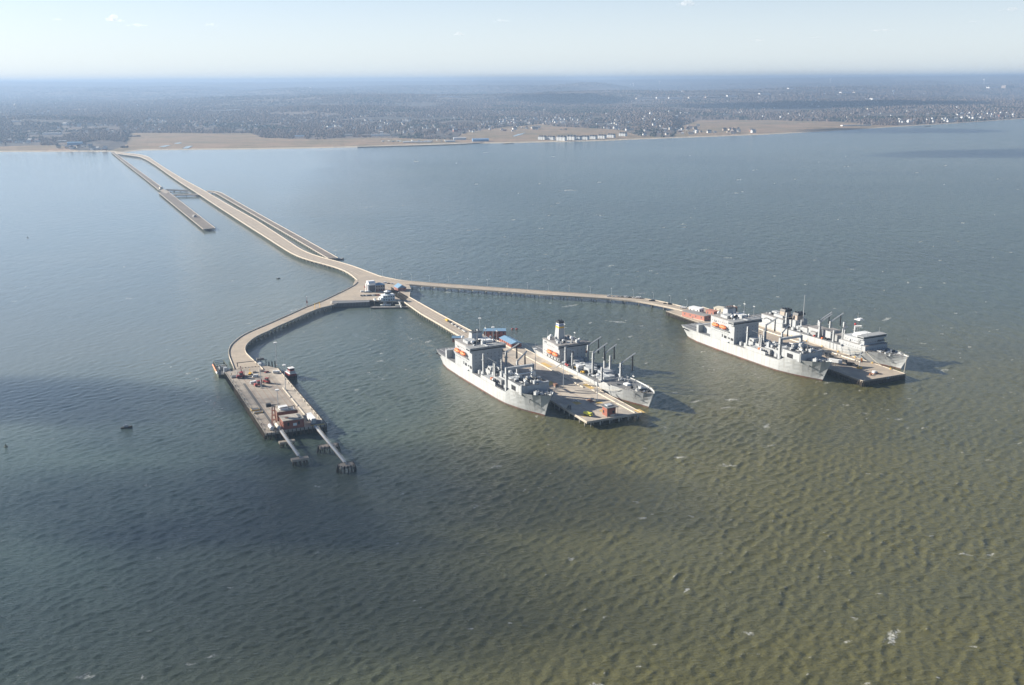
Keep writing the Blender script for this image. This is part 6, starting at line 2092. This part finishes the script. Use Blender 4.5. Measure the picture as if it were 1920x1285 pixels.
water_tower(1182, 162.8, 52, 13, 'small white water tower just left of the big ridge tower')
water_tower(1237, 158, 62, 22, 'white water tower on the far ridge, right of the big pair')
water_tower(1557, 156, 90, 26, 'white water tower near the horizon at right')
water_tower(1675, 179, 55, 17, 'pale blue white water tower in the plain at right', 'pale_blue_wall')
water_tower(583, 171, 55, 20, 'white water tower far off left of centre')
water_tower(30, 206, 46, 16, 'pale round water tower in the left woods', 'house_cream')
water_tower(1845, 158, 90, 22, 'faint white water tower near the horizon at far right')
# small boats laid up at the ferry dock
for i in range(22):
    px = rng_h.uniform(716, 842)
    p = ground_at(px, 265.5 - (px - 716) * .012 + rng_h.uniform(-1.2, 1.5))
    o = MB().frus(-6, 6, -1.4, 1.4, 0, -7, 8, -2.2, 2.2, 3.2).build('laid_up_boat', M['white' if i % 3 else 'pale_blue_wall'])
    o.location, o.rotation_euler = p, (0, 0, rng_h.uniform(0, 3))
    tag(o, 'small pale boat laid up on the shore left of the ferry terminal', 'boat', 'boats laid up by the ferry terminal')

def make_forest():
    t = NT("bare_woodland")
    tone = t.attr("tone")
    c = t.mix(t.ramp(tone, 0, .6), (.125, .098, .082), (.20, .158, .132))
    c = t.mix(t.ramp(tone, .86, .9), c, (.045, .060, .045))
    c = t.mix(t.ramp(t.noise(.25, 3, .7), .4, .7, 0, .5), c, (.095, .078, .068))
    t.to(c, "Base Color")
    t.p.inputs["Roughness"].default_value = 1
    t.p.inputs["Specular IOR Level"].default_value = 0
    rng = np.random.default_rng(9)
    n = 300000
    az = rng.uniform(-.75, .75, n)
    r0, r1 = 3700.0, 26000.0
    u = rng.random(n)
    r = 1 / (1 / r0 + u * (1 / r1 - 1 / r0))
    x, y = r * np.sin(az), r * np.cos(az)
    inl = r - np.interp(az, MA_A, MA_R) + 420 * (fbm(x / 420, y / 420, 3, 4) - .5)
    d = r - np.interp(az, SH_A, SH_R)
    gap = fbm(x / 300, y / 300, 21, 3)
    clear = fbm(x / 900 + 4, y / 900, 55, 3)
    keep = (d > 60) & (((inl > 0) & (gap > .33) & (clear > .30)) | ((inl > -500) & (gap > .80)))
    x, y, r, az = x[keep], y[keep], r[keep], az[keep]
    ok = np.ones(len(x), bool)
    for q in CLEARINGS:
        qa, qr = math.atan2(q[0], q[1]), math.hypot(q[0], q[1])
        ok &= ~((np.abs(az - qa) * qr < q[2]) & (r > qr - q[3]) & (r < qr + 14))
    x, y, r = x[ok], y[ok], r[ok]
    n = len(x)
    sc = rng.uniform(.7, 1.3, n) * np.clip(r / 6500, .75, 4.5)
    rad = 6.5 * sc
    hgt = rng.uniform(7, 11, n) * np.clip(sc, .8, 1.5)
    z = terrain(x, y) - 1
    rot = rng.uniform(0, 6.28, n)
    k = 6
    rings = [(.75, .12), (1.0, .5), (.6, .86)]
    V = np.zeros((n, k * 3 + 1, 3), np.float32)
    for j, (f, h) in enumerate(rings):
        for i in range(k):
            an = rot + 6.2832 * (i + .5 * j) / k
            rr = rad * f * rng.uniform(.72, 1.2, n)
            V[:, j * k + i, 0] = x + rr * np.cos(an)
            V[:, j * k + i, 1] = y + rr * np.sin(an)
            V[:, j * k + i, 2] = z + hgt * h * rng.uniform(.85, 1.12, n)
    V[:, -1, 0], V[:, -1, 1], V[:, -1, 2] = x, y, z + hgt
    fq = []
    for j in range(2):
        for i in range(k):
            a, b = j * k + i, j * k + (i + 1) % k
            fq.append((a, b, b + k)); fq.append((a, b + k, a + k))
    for i in range(k):
        fq.append((2 * k + i, 2 * k + (i + 1) % k, 3 * k))
    fq = np.array(fq, np.int32)
    T = (fq[None] + (np.arange(n, dtype=np.int32) * (3 * k + 1))[:, None, None]).reshape(-1, 3)
    me = bpy.data.meshes.new("forest")
    me.vertices.add(V.shape[0] * V.shape[1])
    me.vertices.foreach_set("co", V.ravel())
    me.loops.add(T.size)
    me.loops.foreach_set("vertex_index", T.ravel())
    me.polygons.add(len(T))
    me.polygons.foreach_set("loop_start", np.arange(0, T.size, 3, dtype=np.int32))
    me.polygons.foreach_set("loop_total", np.full(len(T), 3, np.int32))
    tone = rng.random(n) * .85
    ever = fbm(x / 500, y / 500, 91, 3)
    tone = np.where((rng.random(n) < .05) | ((ever > .68) & (rng.random(n) < .7)), .95, tone)
    a = me.attributes.new("tone", 'FLOAT', 'POINT')
    a.data.foreach_set("value", np.repeat(tone, 3 * k + 1).astype(np.float32))
    me.materials.append(t.m)
    me.update()
    o = bpy.data.objects.new("forest", me)
    COL.objects.link(o)
    tag(o, "bare winter woodland covering the far coast to the horizon", "woodland", kind="stuff")
make_forest()

# ------------------------------------------------------------------ clouds
def cloud_mat(name, dens):
    m = bpy.data.materials.new(name)
    m.use_nodes = True
    nt = m.node_tree
    for n in list(nt.nodes):
        if n.type == 'BSDF_PRINCIPLED':
            nt.nodes.remove(n)
    v = nt.nodes.new("ShaderNodeVolumePrincipled")
    v.inputs["Color"].default_value = (.99, .99, .99, 1)
    v.inputs["Density"].default_value = dens
    v.inputs["Anisotropy"].default_value = .3
    nt.links.new(v.outputs[0], nt.nodes["Material Output"].inputs["Volume"])
    return m
CLOUD = cloud_mat("cloud_vapour", .0075)
CLOUD_THIN = cloud_mat("cloud_wisp", .0016)
def cloud(c, rx, ry, rz, seed, label, group, m, rot=0.0):
    nu, nv = 72, 20
    vs, fs = [], []
    rg = np.random.default_rng(seed)
    off = rg.uniform(0, 50, 2)
    th = np.linspace(0, 2 * np.pi, nu, endpoint=False)
    for j in range(nv + 1):
        f = j / nv
        w = math.sin(math.pi * f)
        prof = math.cos(math.pi * f)
        edge = .62 + .75 * fbm(np.cos(th) * 1.7 + off[0] + prof * .5, np.sin(th) * 1.7 + off[1], seed, 4)
        q = w ** .9
        x, y = rx * q * edge * np.cos(th), ry * q * edge * np.sin(th)
        lump = .5 + 1.1 * fbm(x / (rx * .35) + off[0], y / (ry * .35) + off[1], seed + 9, 3)
        z = np.sign(prof) * abs(prof) ** 1.5 * rz * lump * (1.0 if prof > 0 else .35)
        vs += [(a, b, cc) for a, b, cc in zip(x, y, z)]
    for j in range(nv):
        for i in range(nu):
            k = (i + 1) % nu
            fs.append((j * nu + i, j * nu + k, (j + 1) * nu + k, (j + 1) * nu + i))
    me = bpy.data.meshes.new('cloud')
    me.from_pydata(vs, [], [f[::-1] for f in fs])
    me.materials.append(m)
    me.update()
    o = bpy.data.objects.new('cloud', me)
    o.location = c
    o.rotation_euler = (0, 0, rot)
    COL.objects.link(o)
    tag(o, label, 'cloud', group)
def over(px, py, h_, up=0.0):
    """Cloud centre at height h_ whose shadow falls on the marked ground."""
    p = ground_at(px, py) if py < 260 else at(px, py, up)
    k = (h_ - p.z) / sun_dir.z
    return p + sun_dir * k
SH = 'cloud banks toward the sun'
CLOUD_MID = cloud_mat("cloud_soft", .0048)
CLOUD_SOFT = cloud_mat("cloud_thin_bank", .0038)
for px, py, rx, ry, rz, sd, mm, rt in ((20, 740, 165, 66, 80, 1, CLOUD, .05), (275, 805, 55, 60, 70, 14, CLOUD_MID, 0), (690, 888, 112, 62, 90, 2, CLOUD, .25), (430, 925, 140, 70, 80, 13, CLOUD_MID, .1),
                                      (110, 930, 130, 66, 70, 3, CLOUD_MID, .1), (200, 1120, 190, 90, 70, 4, CLOUD_SOFT, .1), (530, 1050, 90, 80, 80, 15, CLOUD_MID, .1)):
    cloud(over(px, py, 1000), rx, ry, rz, sd, 'grey cumulus bank toward the low sun', SH, mm, rt)
cloud(over(1650, 245, 1500), 520, 300, 170, 5, 'grey cumulus bank toward the low sun', SH, CLOUD, .2)
cloud(over(1850, 288, 1400), 480, 210, 160, 6, 'grey cumulus bank toward the low sun', SH, CLOUD, .2)
cloud(over(1540, 198, 1900), 1700, 1000, 260, 7, 'grey cumulus bank toward the low sun', SH, CLOUD, .1)
cloud(over(1035, 185.5, 1900), 700, 1300, 260, 8, 'grey cumulus bank toward the low sun', SH, CLOUD, 0)
CLOUD_FAINT = cloud_mat("cloud_faint", .0008)
def puff_mesh(seed, n, rx, ry, rz):
    """A fair weather cloud: a ragged heap of small billows over a flat base."""
    rg = random.Random(seed)
    mb = MB()
    for _ in range(n):
        a, q = rg.uniform(0, 6.283), rg.random() ** .7
        s = (1.15 - q) * rg.uniform(.5, 1.0)
        x, y = math.cos(a) * q * rx, math.sin(a) * q * ry
        mb.ball((x, y, s * rz * rg.uniform(.25, .8)), rx * .30 * s + 6, ry * .30 * s + 6, rz * .42 * s + 4, 9, 6)
    return mb
def sky_cloud(px, py, D, rx, rz, seed, label, m=None, n=26):
    u, v = px - 960.0, 642.5 - py
    c, s = math.cos(ROLL), math.sin(ROLL)
    u, v = u * c - v * s, u * s + v * c
    d = Vector((u, F_PX * math.cos(PITCH) + v * math.sin(PITCH), v * math.cos(PITCH) - F_PX * math.sin(PITCH)))
    o = puff_mesh(seed, n, rx, rx * 1.2, rz).build('cloud', m or CLOUD_THIN, smooth=True)
    o.location = Vector((0, 0, CAM_H)) + d * (D / d.y)
    tag(o, label, 'cloud', 'small fair weather clouds')
sky_cloud(213, 40, 26000, 260, 150, 21, 'small bright white cloud high at left above the trestle root')
sky_cloud(258, 49, 27000, 330, 60, 22, 'thin flat cloud wisp just right of the brightest left cloud', CLOUD_FAINT)
sky_cloud(108, 38, 27000, 170, 60, 23, 'tiny white cloud wisp at the far left', CLOUD_FAINT)
sky_cloud(397, 48, 27000, 210, 70, 24, 'small white wisp left of centre', CLOUD_FAINT)
sky_cloud(860, 66, 29000, 190, 110, 25, 'small round white cloud above the middle of the coast')
sky_cloud(940, 41, 28000, 260, 70, 26, 'small flat white cloud near the top centre', CLOUD_FAINT)
sky_cloud(1288, 10, 24000, 280, 160, 27, 'bright white cloud touching the top edge right of centre')
sky_cloud(1420, 77, 33000, 330, 80, 28, 'faint grey cloud right of centre low in the sky', CLOUD_FAINT)
sky_cloud(1650, 58, 33000, 520, 50, 29, 'faint flat cloud streak high at right', CLOUD_FAINT)
sky_cloud(1895, 20, 28000, 360, 90, 31, 'faint grey cloud at the top right corner', CLOUD_FAINT)
sky_cloud(1530, 71, 34000, 300, 40, 32, 'thin faint wisp right of centre, above the coast hills', CLOUD_FAINT)
sky_cloud(1825, 42, 31000, 220, 60, 33, 'small faint wisp at upper right', CLOUD_FAINT)

# ------------------------------------------------------------------ haze
def make_haze():
    m = bpy.data.materials.new("haze")
    m.use_nodes = True
    nt = m.node_tree
    for n in list(nt.nodes):
        if n.type == 'BSDF_PRINCIPLED':
            nt.nodes.remove(n)
    v = nt.nodes.new("ShaderNodeVolumePrincipled")
    v.inputs["Color"].default_value = (.32, .445, .63, 1)
    v.inputs["Density"].default_value = 7.6e-5
    v.inputs["Anisotropy"].default_value = .2
    nt.links.new(v.outputs[0], nt.nodes["Material Output"].inputs["Volume"])
    o = MB().box(-42000, 42000, -13000, 41500, -7.5, 346).build('haze', m)
    tag(o, 'pale blue winter haze lying over the bay and coast', kind='stuff')
make_haze()
